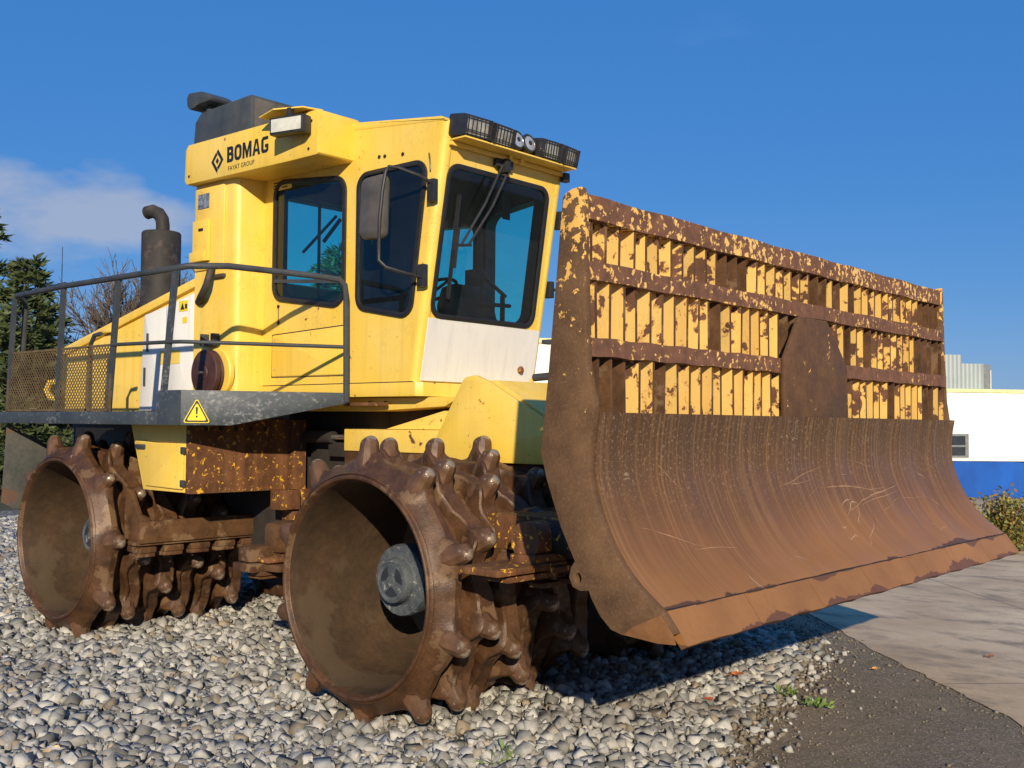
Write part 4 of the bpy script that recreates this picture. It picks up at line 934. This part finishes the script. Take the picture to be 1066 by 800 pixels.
# loose crushed stones
CAM = np.array([4.745, -5.763, 1.812]); FWD = np.array([-.66033, .75004, .03752]); RGT = np.array([.75074, .66054, .00809])
def hull_shape(k):
    b_ = bmesh.new(); pts = np.array([(i, j, l) for i in (-1, 1) for j in (-1, 1) for l in (-1, 1)], float)*rng.uniform(.38, .86, (8, 3))
    ex = rng.normal(size=(k, 3)); ex /= np.linalg.norm(ex, axis=1)[:, None]; pts = np.concatenate([pts, ex*rng.uniform(.9, 1.15, (k, 1))])*np.array([1, rng.uniform(.6, 1), rng.uniform(.5, .95)])
    for p in pts: b_.verts.new(p)
    r_ = bmesh.ops.convex_hull(b_, input=b_.verts[:]); bmesh.ops.triangulate(b_, faces=b_.faces[:])
    b_.verts.ensure_lookup_table(); b_.verts.index_update()
    loose = [v for v in b_.verts if not v.link_faces]
    for v in loose: b_.verts.remove(v)
    b_.verts.index_update(); V_ = np.array([v.co[:] for v in b_.verts]); F_ = np.array([[v.index for v in f.verts] for f in b_.faces]); b_.free(); return V_, F_
shapes = [hull_shape(int(rng.integers(0, 2))) for _ in range(36)]
def stones(name, px, py, pz, size, mat, label=None):
    Vs = []; Fs = []; base = 0; which = rng.integers(0, len(shapes), len(px))
    for s_ in range(len(shapes)):
        idx = np.where(which == s_)[0]
        if not len(idx): continue
        V_, F_ = shapes[s_]; n_ = len(idx)
        a = rng.uniform(0, 2*pi, n_); tl = rng.normal(0, 1.2, n_); az = rng.uniform(0, 2*pi, n_)
        def rot(axis, ang):
            c, s = np.cos(ang), np.sin(ang); z_, o1 = np.zeros(n_), np.ones(n_)
            return np.stack([np.stack(r, -1) for r in (((c, -s, z_), (s, c, z_), (z_, z_, o1)) if axis == 'z' else ((o1, z_, z_), (z_, c, -s), (z_, s, c)))], 1)
        Rm = rot('z', az) @ rot('x', tl) @ rot('z', a)
        W = np.einsum('nij,vj->nvi', Rm, V_)*size[idx][:, None, None]
        W += np.stack([px[idx], py[idx], pz[idx]], -1)[:, None, :]
        Vs.append(W.reshape(-1, 3)); Fs.append((F_[None]+(np.arange(n_)*len(V_))[:, None, None]+base).reshape(-1, 3)); base += n_*len(V_)
    Vv = np.concatenate(Vs); Ff = np.concatenate(Fs)
    me = bpy.data.meshes.new(name); me.vertices.add(len(Vv)); me.vertices.foreach_set('co', Vv.astype(np.float32).ravel())
    me.loops.add(len(Ff)*3); me.loops.foreach_set('vertex_index', Ff.astype(np.int32).ravel())
    me.polygons.add(len(Ff)); me.polygons.foreach_set('loop_start', np.arange(0, len(Ff)*3, 3, dtype=np.int32)); me.update(calc_edges=True); me.validate()
    me.materials.append(mat); o = bpy.data.objects.new(name, me); COL.objects.link(o); return tag(o, label, 'gravel', kind='stuff')
def m_stone():
    t = NT('crushed_stone'); g = t.n('ShaderNodeNewGeometry'); rp = g.outputs['Random Per Island']
    c = t.ramp(rp, [(0., (.13, .125, .11)), (.15, (.22, .21, .185)), (.4, (.32, .305, .27)), (.6, (.40, .38, .335)), (.82, (.50, .475, .415)), (.9, (.25, .25, .24)), (.95, (.38, .30, .20)), (1., (.17, .14, .10))])
    n = t.ramp(t.noise(30, 6, .7), [(.3, .7), (.7, 1.15)]); c = t.mix(1., c, n, 'MULTIPLY')
    d = t.ramp(t.noise(1.1, 5), [(.56, 0.), (.68, .6)]); c = t.mix(d, c, (.12, .10, .08))
    t.bump(t.noise(70, 5), .35, .006); return t.set(c, .82)
mst = m_stone()
mst2 = m_plain('brown_grit', (.17, .14, .10), .9, var=.5, scale=30)
N = 260000
x = rng.uniform(-14, 3.0, N); y = rng.uniform(-9, 7, N)
# visible wedge only, thinning with distance
dv = np.stack([x, y, 0*x], -1)-CAM; dep = dv@FWD; lat = dv@RGT
keep = (dep > 3.2) & (np.abs(lat) < dep*.50+.9)
edge_n = .35*np.sin(x*2.1+y*1.3)+.18*np.sin(x*6.3-y*4.1)
ok = inpoly(x, y, gb)
dens = np.clip(1.25-(dep-6)*.045, .30, 1.)
sz = rng.lognormal(math.log(.0325), .50, N); sz = np.clip(sz, .012, .075)
# only keep about 520 stones / m2 near the camera
keep &= ok & (rng.uniform(size=N) < dens)
x, y, sz, dep = x[keep], y[keep], sz[keep], dep[keep]
sz = sz*np.clip(.9+(dep-6)*.02, .9, 1.25)
z = mound(x, y)+rng.uniform(-.012, .030, len(x))*np.clip(gdist(x, y)/.3, 0, 1)+.003
stones('gravel', x, y, z, sz, mst, 'pale grey crushed stone gravel spread under and around the compactor')
# scattered stones fading out over the dirt
N = 60000
x = rng.uniform(.2, 4.2, N); y = rng.uniform(-2.5, 4, N)
dmin = np.full(N, 9.)
for i in range(len(gb)):
    p = np.array(gb[i]); q = np.array(gb[(i+1) % len(gb)]); d = q-p; tt = np.clip(((x-p[0])*d[0]+(y-p[1])*d[1])/(d@d), 0, 1); dmin = np.minimum(dmin, np.hypot(x-p[0]-tt*d[0], y-p[1]-tt*d[1]))
k = (~inpoly(x, y, gb)) & (rng.uniform(size=N) < np.exp(-dmin/.15)*.8+.05+.5*np.exp(-np.abs(x+y-3.66)/.05)) & (x+y < 3.78)
x, y = x[k], y[k]; sz = np.clip(rng.lognormal(math.log(.0048), .5, len(x)), .002, .018)*(1+2.2*np.exp(-gdist(x, y)/.2))
stones('loose_stones', x, y, .087+sz*.15, sz, mst2, 'small loose stones scattered over the dark ground beside the gravel')

# thinning fringe of the same crushed stone
N = 9000
x = rng.uniform(.3, 3.4, N); y = rng.uniform(-3, 3.2, N); gd = gdist(x, y)
k = (~inpoly(x, y, gb)) & (rng.uniform(size=N) < .75*np.exp(-gd/.17)) & (x+y < 3.6)
x, y, gd = x[k], y[k], gd[k]; sz = np.clip(rng.lognormal(math.log(.022), .45, len(x)), .007, .05)*np.clip(1.1-gd, .4, 1)
stones('gravel_fringe', x, y, .088+sz*.25, sz, mst, 'thinning fringe of pale crushed stone at the edge of the gravel')
# fallen leaves
def m_leafd(n, c): return m_plain(n, c, .6, var=.35, scale=40)
lf = [((.86, 1.13), .085, (.42, .12, .03), 'orange brown fallen leaf curled on the gravel just outside the blade shadow', 20),
      ((1.08, .36), .07, (.33, .07, .03), 'dark red fallen leaf lying flat between gravel stones', 70),
      ((-.90, -3.05), .13, (.62, .42, .20), 'large pale tan fallen leaf on the gravel in the near left corner', 130),
      ((1.46, 2.15), .06, (.58, .30, .09), 'small light orange leaf on the bare dark ground', 10),
      ((1.39, -1.02), .06, (.36, .06, .03), 'small crimson leaf among stones at the near edge', 200),
      ((1.95, 3.21), .06, (.26, .12, .05), 'small brown leaf lying alone on the concrete', 50)]
for (px_, py_), s_, c_, lab, az in lf:
    b = MB(); n_ = 8; vs = []; fs = []
    for i in range(n_+1):
        u = i/n_; w = .42*math.sin(pi*min(1, u*1.02))**.8*(1+.25*math.sin(u*22)); 
        for j in (-1, 0, 1): vs.append(((u-.5)*s_, j*w*s_, (.10*abs(j)*(1+.5*math.sin(u*7))+.18*(u-.4)**2)*s_))
    for i in range(n_):
        for j in range(2): a = i*3+j; fs.append((a, a+1, a+4, a+3))
    b.poly(vs, fs); b.tube([(-.5*s_, 0, .03*s_), (-.8*s_, .05*s_, .02*s_)], .002, 5)
    o = b.build('fallen_leaf', m_leafd('leaf_'+str(az), c_), None, loc=(px_+(4.745-px_)*.062, py_+(-5.763-py_)*.062, .135 if py_ < 1.9 else .102)); o.rotation_euler = (R(12), R(-8), R(az))
    tag(o, lab, 'leaf', 'leaves fallen on the yard')
# weeds
def leafquads(b, pts, size, ax=None, asp=2.2):
    for p in pts:
        d = Vector(rng.normal(size=3)); d.z = abs(d.z)*.7 if ax is None else d.z; d.normalize(); s = d.orthogonal().normalized(); s.rotate(Matrix.Rotation(random.uniform(0, 6.28), 3, d)); L = size*random.uniform(.6, 1.3)
        p = Vector(p); b.poly([p, p+d*L*.5+s*L/asp*.5, p+d*L, p+d*L*.5-s*L/asp*.5], [(0, 1, 2, 3)])
mweed = m_plain('weed_green', (.13, .20, .035), .6, var=.4, scale=20)
for (x_, y_, r_, lab) in ((.92, -1.45, .12, 'grass tuft growing through the gravel at the bottom edge of the view'), (1.15, -1.12, .05, 'tiny green sprout in the gravel near a crimson leaf'), (1.62, .80, .10, 'low green weed where the gravel thins out to bare dirt'), (1.35, .95, .06, 'small weed seedling in front of the blade shadow')):
    b = MB(); 
    for i in range(int(40*r_/.1)):
        a = random.uniform(0, 6.28); rr = random.uniform(0, r_); leafquads(b, [(rr*cos(a), rr*sin(a), random.uniform(0, .02))], .05 if r_ < .11 else .10, None, 2.4 if r_ < .11 else 9)
    tag(b.build('weed', mweed, None, smooth=0, loc=(x_+(4.745-x_)*.055, y_+(-5.763-y_)*.055, .10)), lab, 'weed', 'weeds at the gravel edge')

# ---- background: building, container, bush, trees -----------------
def frame_at(P, u):   # matrix: local x along u (2D), y away from the camera, z up
    u = Vector((u[0], u[1], 0)).normalized(); v = Vector((-u.y, u.x, 0)); return Matrix(((u.x, v.x, 0, P[0]), (u.y, v.y, 0, P[1]), (0, 0, 1, 0), (0, 0, 0, 1)))
mwall = NT('white_render'); c_ = mwall.ramp(mwall.noise(.35, 5), [(.3, (.74, .72, .64)), (.7, (.82, .80, .72))]); mwall.set(c_, .85); mwall = mwall.m
mtrim = m_plain('pale_yellow_trim', (.62, .62, .30), .6)
def m_corr():
    t = NT('corrugated_grey'); o = t.sep(); w = t.n('ShaderNodeTexWave', wave_type='BANDS', bands_direction='X'); w.inputs['Scale'].default_value = 1.6; t.l(t.co, w.inputs[0])
    c = t.mix(w.outputs['Fac'], (.24, .28, .28), (.32, .36, .36)); c = t.mix(t.ramp(t.noise(.8, 4), [(.4, 0.), (.7, .4)]), c, (.40, .43, .42)); t.bump(w.outputs['Fac'], .5, .03); return t.set(c, .55, .2)
mcor = m_corr(); mdkf = m_plain('grey_window_frame', (.16, .17, .17), .5); mpan = m_plain('window_pane', (.03, .035, .04), .1)
th = R(41.4+10)
bA = empty('warehouse', (-10.75, 40.5, 0)); bA.rotation_euler = (0, 0, th)
tag(bA, 'low white flat-roofed warehouse with grey rooftop boxes, beyond the concrete yard', 'building')
b = MB(); b.box(-9, 26, 0, 14, -.1, 3.30, 0); wl = b.build('wall', mwall, bA, smooth=0)
b = MB(); b.box(-9.05, 26.05, -.06, 14.05, 3.303, 3.45, 0, .01); b.build('roof_edge', mtrim, bA)
b = MB(); b.box(-.95, .34, -.04, -.005, .55, 1.55, 0); w_ = b.build('window', mdkf, bA, smooth=0)
for zz in ((.64, 1.0), (1.08, 1.46)):
    b = MB(); b.box(-.45, .17, -.055, -.042, *zz); b.box(.20, .25, -.055, -.042, *zz) if False else None; b.build('pane', mpan, w_, smooth=0)
for (x0, x1, h) in ((-2.6, .55, 4.95), (.553, 1.62, 4.58)):
    b = MB(); b.box(x0, x1, .8, 4.5, 3.452, h, 0, .01); b.build('rooftop_unit', mcor, bA, smooth=0)
b = MB(); b.box(1.63, 1.95, .8, 2.5, 3.452, 4.55, 0, .01); b.build('duct', mdkf, bA, smooth=0)
for xx in (2.25, 2.42):
    b = MB(); b.tube([(xx, 1.5, 3.45), (xx, 1.5, 4.35)], .03, 8); b.build('vent_pipe', M['white'], bA)
bB = empty('factory_hall', (-17.1, 20.2, 0)); bB.rotation_euler = (0, 0, R(41.4+8))
tag(bB, 'tall white hall with pale yellow roof edge, seen between cab and blade', 'building')
b = MB(); b.box(-4, 7.5, 0, 10, -.1, 4.40, 0); b.build('wall', mwall, bB, smooth=0)
b = MB(); b.box(-4.05, 7.55, -.06, 10.05, 4.403, 4.56, 0, .01); b.build('roof_edge', mtrim, bB)
b = MB(); b.box(.6, 1.3, -.25, 0, 3.9, 4.1, 0, .01); b.build('wall_lamp', mdkf, bB)

# long blue tarpaulin-covered container
mblue = NT('blue_tarpaulin'); nb = mblue.noise(1, 5, .6, stretch=(1.2, 1.2, .5)); cb = mblue.ramp(nb, [(.3, (.006, .055, .26)), (.7, (.010, .095, .40))]); mblue.bump(nb, .4, .05); mblue.set(cb, .65); mblue.b.inputs['Specular IOR Level'].default_value = .2; mblue = mblue.m
ct = empty('blue_container', (-4.42, 20.87, 0)); ct.rotation_euler = (0, 0, R(41.4))
tag(ct, 'long low blue tarpaulin-sided container standing before the white warehouse', 'container')
b = MB(); nx = 60; vs = []; fs = []
for i in range(nx+1):
    for j, z_ in enumerate((.10, .35, .6, .85, 1.0)): vs.append((-6+18*i/nx, -.03*math.sin(i*1.7+j)-.02*math.sin(i*.9), z_))
for i in range(nx):
    for j in range(4): a = i*5+j; fs.append((a, a+5, a+6, a+1))
b.poly(vs, fs); b.box(-6, 12, .05, 2.3, .1, .99, 0, .01); b.build('tarpaulin_side', mblue, ct)
b = MB(); b.box(-6, 12, -.05, .06, 1.0, 1.05, 0, .01); b.build('top_rim', M['white'], ct)
b = MB(); b.box(-6, 12, .03, 2.2, 0, .10, 0); b.build('base', M['dark'], ct)
# plants
def m_leaf(name, cols, tr=.25):
    t = NT(name); g = t.n('ShaderNodeNewGeometry'); c = t.ramp(g.outputs['Random Per Island'], [(i/(len(cols)-1), k) for i, k in enumerate(cols)])
    t.set(c, .6); tl = t.n('ShaderNodeBsdfTranslucent'); t.l(c, tl.inputs[0]); mx = t.n('ShaderNodeMixShader'); mx.inputs[0].default_value = tr; t.l(t.b.outputs[0], mx.inputs[1]); t.l(tl.outputs[0], mx.inputs[2]); t.l(mx.outputs[0], t.out.inputs[0]); return t.m
mbark = m_plain('bark', (.09, .07, .055), .9, var=.4, scale=9, bump=.6)
def cards(cent, dirs, L, Wd):
    """many small leaf quads as numpy -> (V,F)"""
    n_ = len(cent); d = dirs/np.linalg.norm(dirs, axis=1)[:, None]; s = np.cross(d, rng.normal(size=(n_, 3))); s /= np.linalg.norm(s, axis=1)[:, None]+1e-9
    L = L[:, None]; Wd = Wd[:, None]; V_ = np.stack([cent, cent+d*L*.5+s*Wd*.5, cent+d*L, cent+d*L*.5-s*Wd*.5], 1).reshape(-1, 3); return V_
def card_obj(name, V_, mat, parent):
    me = bpy.data.meshes.new(name); n_ = len(V_)//4; me.vertices.add(len(V_)); me.vertices.foreach_set('co', V_.astype(np.float32).ravel()); me.loops.add(len(V_)); me.loops.foreach_set('vertex_index', np.arange(len(V_), dtype=np.int32))
    me.polygons.add(n_); me.polygons.foreach_set('loop_start', np.arange(0, len(V_), 4, dtype=np.int32)); me.update(calc_edges=True); me.materials.append(mat)
    o = bpy.data.objects.new(name, me); COL.objects.link(o); o.parent = parent; return o
bush = empty('bush', (-.05, 10.1, 0)); tag(bush, 'green bush with yellow and rust autumn leaves at the yard edge by the blue container', 'bush')
C_ = []; b = MB()
for i in range(60):
    a = random.uniform(0, 6.28); r_ = random.uniform(0, .62); h = random.uniform(.35, 1.02)*(1-.35*r_); e = Vector((r_*1.15*cos(a), r_*sin(a), h)); P0 = Vector((.15*cos(a), .15*sin(a), 0)); mid = P0.lerp(e, .5)+Vector((.04*cos(a), .04*sin(a), .05)); b.tube([P0, mid, e], .008, 5, r1=.003)
    for k in range(85):
        t_ = random.uniform(.25, 1.03); p = P0.lerp(mid, t_*2) if t_ < .5 else mid.lerp(e, t_*2-1); C_.append(np.array(p)+rng.normal(0, .05, 3))
C_ = np.array(C_); D_ = rng.normal(size=C_.shape); D_[:, 2] += .4
card_obj('foliage', cards(C_, D_, rng.uniform(.04, .08, len(C_)), rng.uniform(.025, .045, len(C_))), m_leaf('autumn_leaves', [(.07, .10, .025), (.14, .16, .035), (.24, .23, .045), (.36, .27, .05), (.34, .16, .05), (.09, .12, .03)]), bush); b.build('stems', mbark, bush)

mneed = m_leaf('spruce_needles', [(.02, .04, .014), (.035, .06, .02), (.05, .08, .028), (.065, .085, .03)], .15)
mpine = m_leaf('pine_needles', [(.045, .065, .022), (.07, .095, .03), (.10, .125, .038), (.08, .10, .035)], .15)
def conifer(name, P, H_, Rb, label, mat, seed, droop=-.15, step=.42, grp='trees behind the compactor', low=.06):
    r = np.random.default_rng(seed); root = empty(name, P); tag(root, label, 'tree', grp); b_ = MB(); b_.tube([(0, 0, 0), (.03, 0, H_*.5), (0, 0, H_)], .02*H_+.05, 8, r1=.02); b_.build('trunk', mbark, root)
    C = []; D = []; bb = MB(); z_ = H_*low
    while z_ < H_*.985:
        f = 1-z_/H_; R_ = Rb*(f**.8)*(.8+.4*r.random()); nb_ = int(5+3*f+r.integers(0, 2)); a0 = r.uniform(0, 6.28)
        for k in range(nb_):
            a = a0+k*2*pi/nb_+r.normal(0, .25); L = R_*r.uniform(.65, 1.15)+.15; up = r.uniform(.0, .25) if f < .3 else droop+r.uniform(-.1, .15)
            dv_ = np.array([cos(a), sin(a), up]); s0 = np.array([0, 0, z_+r.normal(0, .1)]); e = s0+dv_*L; e[2] += .12*L
            bb.tube([tuple(s0), tuple((s0+e)/2+np.array([0, 0, -.03*L])), tuple(e)], .03*f+.012, 4, r1=.008, cap=False)
            m_ = int(70*L+14)
            t_ = r.uniform(.12, 1, m_)**.75; sd = np.array([-sin(a), cos(a), 0]); wid = L*.36*(1-t_*.75)
            off_ = r.uniform(-1, 1, m_); c = s0+(e-s0)*t_[:, None]+sd*(off_*wid)[:, None]+r.normal(0, .04, (m_, 3)); c[:, 2] -= .12*L*np.abs(off_)*(1-t_)
            C.append(c); dd = dv_*.6+sd*np.sign(off_)[:, None]*.7+r.normal(0, .35, (m_, 3)); dd[:, 2] += .1; D.append(dd)
        z_ += step*(.55+.6*f)*r.uniform(.8, 1.2)
    C = np.concatenate(C); D = np.concatenate(D); card_obj('crown', cards(C, D, r.uniform(.16, .34, len(C)), r.uniform(.05, .10, len(C))), mat, root); bb.build('limbs', mbark, root, smooth=0)
conifer('spruce_tree', (-24.1, 5.6, -.2), 8.2, 1.9, 'tall dark spruce at the left edge, behind the handrail', mneed, 3)
conifer('pine_tree', (-21.6, 6.0, -.2), 6.0, 1.9, 'bushier lighter green pine seen through the handrail, right of the tall spruce', mpine, 5, droop=.15, step=.36)
conifer('pine_tree', (-18.7, 13.4, -.2), 6.9, 2.2, 'pine seen only through the two panes of the cab door window', mpine, 21, droop=.1, step=.4)
conifer('pine_tree', (-25.5, 7.9, -.3), 4.6, 1.2, 'smaller dark pine half hidden behind the engine hood', mneed, 9, droop=.1, step=.4)
def bare(name, P, H_, label, seed, dens=3, spread=.55, leaves=0):
    r = np.random.default_rng(seed); root = empty(name, P); tag(root, label, 'tree', 'trees behind the compactor'); b_ = MB(); tw = MB(); L0 = []
    def grow(p, d, L, rad_, lv):
        q = p+d*L*.5+Vector(r.normal(0, .04*L, 3)); e = p+d*L; tgt = b_ if lv == 0 else tw
        tgt.tube([p, q, e], rad_, 5 if lv < 2 else 3, r1=rad_*.6, cap=False)
        if lv >= 5: L0.append(e); return
        for k in range(dens if lv else 7):
            f = r.uniform(.35, 1.) if k else 1.; s = p.lerp(e, f); nd = (d+Vector(r.normal(0, spread, 3))+Vector((0, 0, .18))).normalized()
            grow(s, nd, L*r.uniform(.55, .78), max(.011, rad_*.6), lv+1)
    grow(Vector((0, 0, 0)), Vector((.03, 0, 1)), H_*.36, .012*H_+.02, 0)
    b_.build('trunk', mbark, root); tw.build('limbs', mbark, root, smooth=0)
    if leaves:
        C = np.repeat(np.array(L0), leaves, 0)+r.normal(0, .15, (len(L0)*leaves, 3)); card_obj('crown', cards(C, r.normal(size=C.shape), r.uniform(.06, .12, len(C)), r.uniform(.04, .07, len(C))), m_leaf('dry_leaves'+str(seed), [(.09, .07, .03), (.14, .09, .04), (.06, .07, .03)]), root)
bare('bare_tree', (-25.1, 10.4, 0), 7.4, 'bare leafless tree with fine twigs left of the exhaust pipe', 11, 4, .42)
bare('bare_tree', (-23.5, 11.9, 0), 8.0, 'bare leafless tree showing between the exhaust pipe and the cab', 12, 4, .42)
bare('bare_tree', (-23.8, 8.3, 0), 4.9, 'short thin tree with a few brown leaves behind the mesh railing', 14, 3, .6, 2)
# far wooded belt
b = MB(); C = []
for i in range(200):
    u = i/200; X = -38+6*u; Y = -20+60*u
    hh = 3.6+1.3*math.sin(u*23)+.8*math.sin(u*61)
    n_ = 130; C.append(np.stack([X+rng.normal(0, .7, n_), Y+rng.uniform(-.3, .6, n_), hh*rng.uniform(0, 1, n_)**.8+rng.normal(0, .2, n_)], -1))
C = np.concatenate(C); o = card_obj('distant_woods', cards(C, rng.normal(size=C.shape), rng.uniform(.3, .7, len(C)), rng.uniform(.2, .4, len(C))), m_leaf('woods_leaves', [(.02, .032, .014), (.04, .05, .02), (.07, .06, .03), (.05, .05, .025)]), None)
tag(o, 'belt of dark woods along the horizon behind the compactor', 'woods', kind='stuff'); b.bm.free()
# lattice mast far away
b = MB(); b.tube([(0, 0, 0), (0, 0, 10.6)], .05, 6, r1=.03); b.tube([(0, 0, 10.5), (0, 0, 11.6)], .02, 5); b.box(-.5, .5, -.03, .03, 9.5, 9.56); b.box(-.35, .35, -.03, .03, 9.0, 9.06)
tag(b.build('antenna_mast', M['rail'], None, loc=(-53.8, 22.3, 0)), 'thin antenna mast far off above the trees', 'mast')

# ================================================================== LIGHT, SKY, CAMERA
sd = Vector((1.03, -1.0, .535)).normalized()
el = math.asin(sd.z)
W_ = bpy.data.worlds.new('World'); S.world = W_; W_.use_nodes = True; nt = W_.node_tree; nt.nodes.clear()
o = nt.nodes.new('ShaderNodeOutputWorld'); bg = nt.nodes.new('ShaderNodeBackground'); sk = nt.nodes.new('ShaderNodeTexSky'); sk.sky_type = 'NISHITA'; sk.sun_disc = False
sk.sun_elevation = el; sk.sun_rotation = math.atan2(sd.x, sd.y); sk.altitude = 300; sk.air_density = 1.0; sk.dust_density = .2; sk.ozone_density = 2.2
bg.inputs[1].default_value = .056
tc = nt.nodes.new('ShaderNodeTexCoord')
def wn(t, **k):
    x_ = nt.nodes.new(t)
    for a, v in k.items(): setattr(x_, a, v)
    return x_
def wmath(op, a, b_=None, clamp=False):
    x_ = wn('ShaderNodeMath', operation=op); x_.use_clamp = clamp
    for i, v in enumerate((a, b_)):
        if v is None: continue
        if isinstance(v, (int, float)): x_.inputs[i].default_value = v
        else: nt.links.new(v, x_.inputs[i])
    return x_.outputs[0]
mp = wn('ShaderNodeMapping'); mp.inputs['Scale'].default_value = (1, 1, 2.6); nt.links.new(tc.outputs['Generated'], mp.inputs[0])
no = wn('ShaderNodeTexNoise'); no.inputs['Scale'].default_value = 9.; no.inputs['Detail'].default_value = 7; no.inputs['Roughness'].default_value = .55; nt.links.new(mp.outputs[0], no.inputs['Vector'])
def blob(px_, py_, rx, rz):
    d = np.array([-.66033, .75004, .03752])+np.array([.75074, .66054, .00809])*(px_-533)/1109.3-np.array([.01872, -.03351, .99926])*(py_-400)/1109.3; d /= np.linalg.norm(d)
    v = wn('ShaderNodeVectorMath', operation='SUBTRACT'); nt.links.new(tc.outputs['Generated'], v.inputs[0]); v.inputs[1].default_value = tuple(d)
    s_ = wn('ShaderNodeVectorMath', operation='MULTIPLY'); nt.links.new(v.outputs[0], s_.inputs[0]); s_.inputs[1].default_value = (1/rx, 1/rx, 1/rz)
    l_ = wn('ShaderNodeVectorMath', operation='LENGTH'); nt.links.new(s_.outputs[0], l_.inputs[0]); return wmath('SUBTRACT', 1., l_.outputs['Value'], True)
m1 = blob(68, 222, .125, .056); m2 = blob(180, 240, .085, .038); m3 = blob(770, 38, .10, .03); m4 = blob(1030, 372, .2, .008); m5 = blob(-40, 225, .11, .04)
mm = wmath('ADD', wmath('ADD', wmath('MAXIMUM', m1, m5), wmath('MULTIPLY', m2, .6)), wmath('MULTIPLY', m3, .04)); mm = wmath('ADD', mm, wmath('MULTIPLY', m4, .12))
cl = wmath('ADD', wmath('MULTIPLY', mm, 2.0), wmath('MULTIPLY', wmath('SUBTRACT', no.outputs['Fac'], .58), 3.8)); cl = wmath('MULTIPLY', wmath('MAXIMUM', wmath('MINIMUM', cl, 1.), 0.), wmath('MINIMUM', wmath('MULTIPLY', mm, 2.), .62))
cr = wn('ShaderNodeMix', data_type='RGBA'); nt.links.new(cl, cr.inputs[0]); nt.links.new(sk.outputs[0], cr.inputs[6]); cr.inputs[7].default_value = (7.6, 8.0, 9.2, 1)
hs = wn('ShaderNodeHueSaturation'); hs.inputs['Saturation'].default_value = 1.25
bl = wn('ShaderNodeMix', data_type='RGBA'); bl.inputs[0].default_value = .55; bl.inputs[7].default_value = (.75, 4.3, 13.0, 1); nt.links.new(hs.outputs[0], bl.inputs[6])
nt.links.new(sk.outputs[0], hs.inputs['Color']); nt.links.new(bl.outputs[2], cr.inputs[6])
nt.links.new(cr.outputs[2], bg.inputs[0]); nt.links.new(bg.outputs[0], o.inputs[0])
su = bpy.data.lights.new('sun', 'SUN'); su.energy = 5.0; su.angle = R(.53); su.color = (1, .87, .67); so = bpy.data.objects.new('sun', su); COL.objects.link(so)
so.rotation_euler = sd.to_track_quat('Z', 'Y').to_euler(); so.location = (10, -12, 12)
cam = bpy.data.cameras.new('camera'); cam.sensor_width = 36; cam.lens = 36*1109.33/1066; cam.clip_end = 2000; cam.clip_start = .05
co = bpy.data.objects.new('camera', cam); COL.objects.link(co)
r_ = Vector((.75074424, .66054343, .00809051)); u_ = Vector((.01871619, -.03351122, .99926308)); f_ = Vector((-.66032779, .75003958, .03752121))
co.matrix_world = Matrix(((r_.x, u_.x, -f_.x, 4.74502), (r_.y, u_.y, -f_.y, -5.76289), (r_.z, u_.z, -f_.z, 1.81191), (0, 0, 0, 1)))
S.camera = co
S.render.engine = 'CYCLES'; S.view_settings.view_transform = 'Standard'; S.view_settings.look = 'None'; S.view_settings.exposure = .17; S.view_settings.gamma = 1
S.render.resolution_x = 1024; S.render.resolution_y = 768; S.cycles.max_bounces = 8; S.cycles.transparent_max_bounces = 12
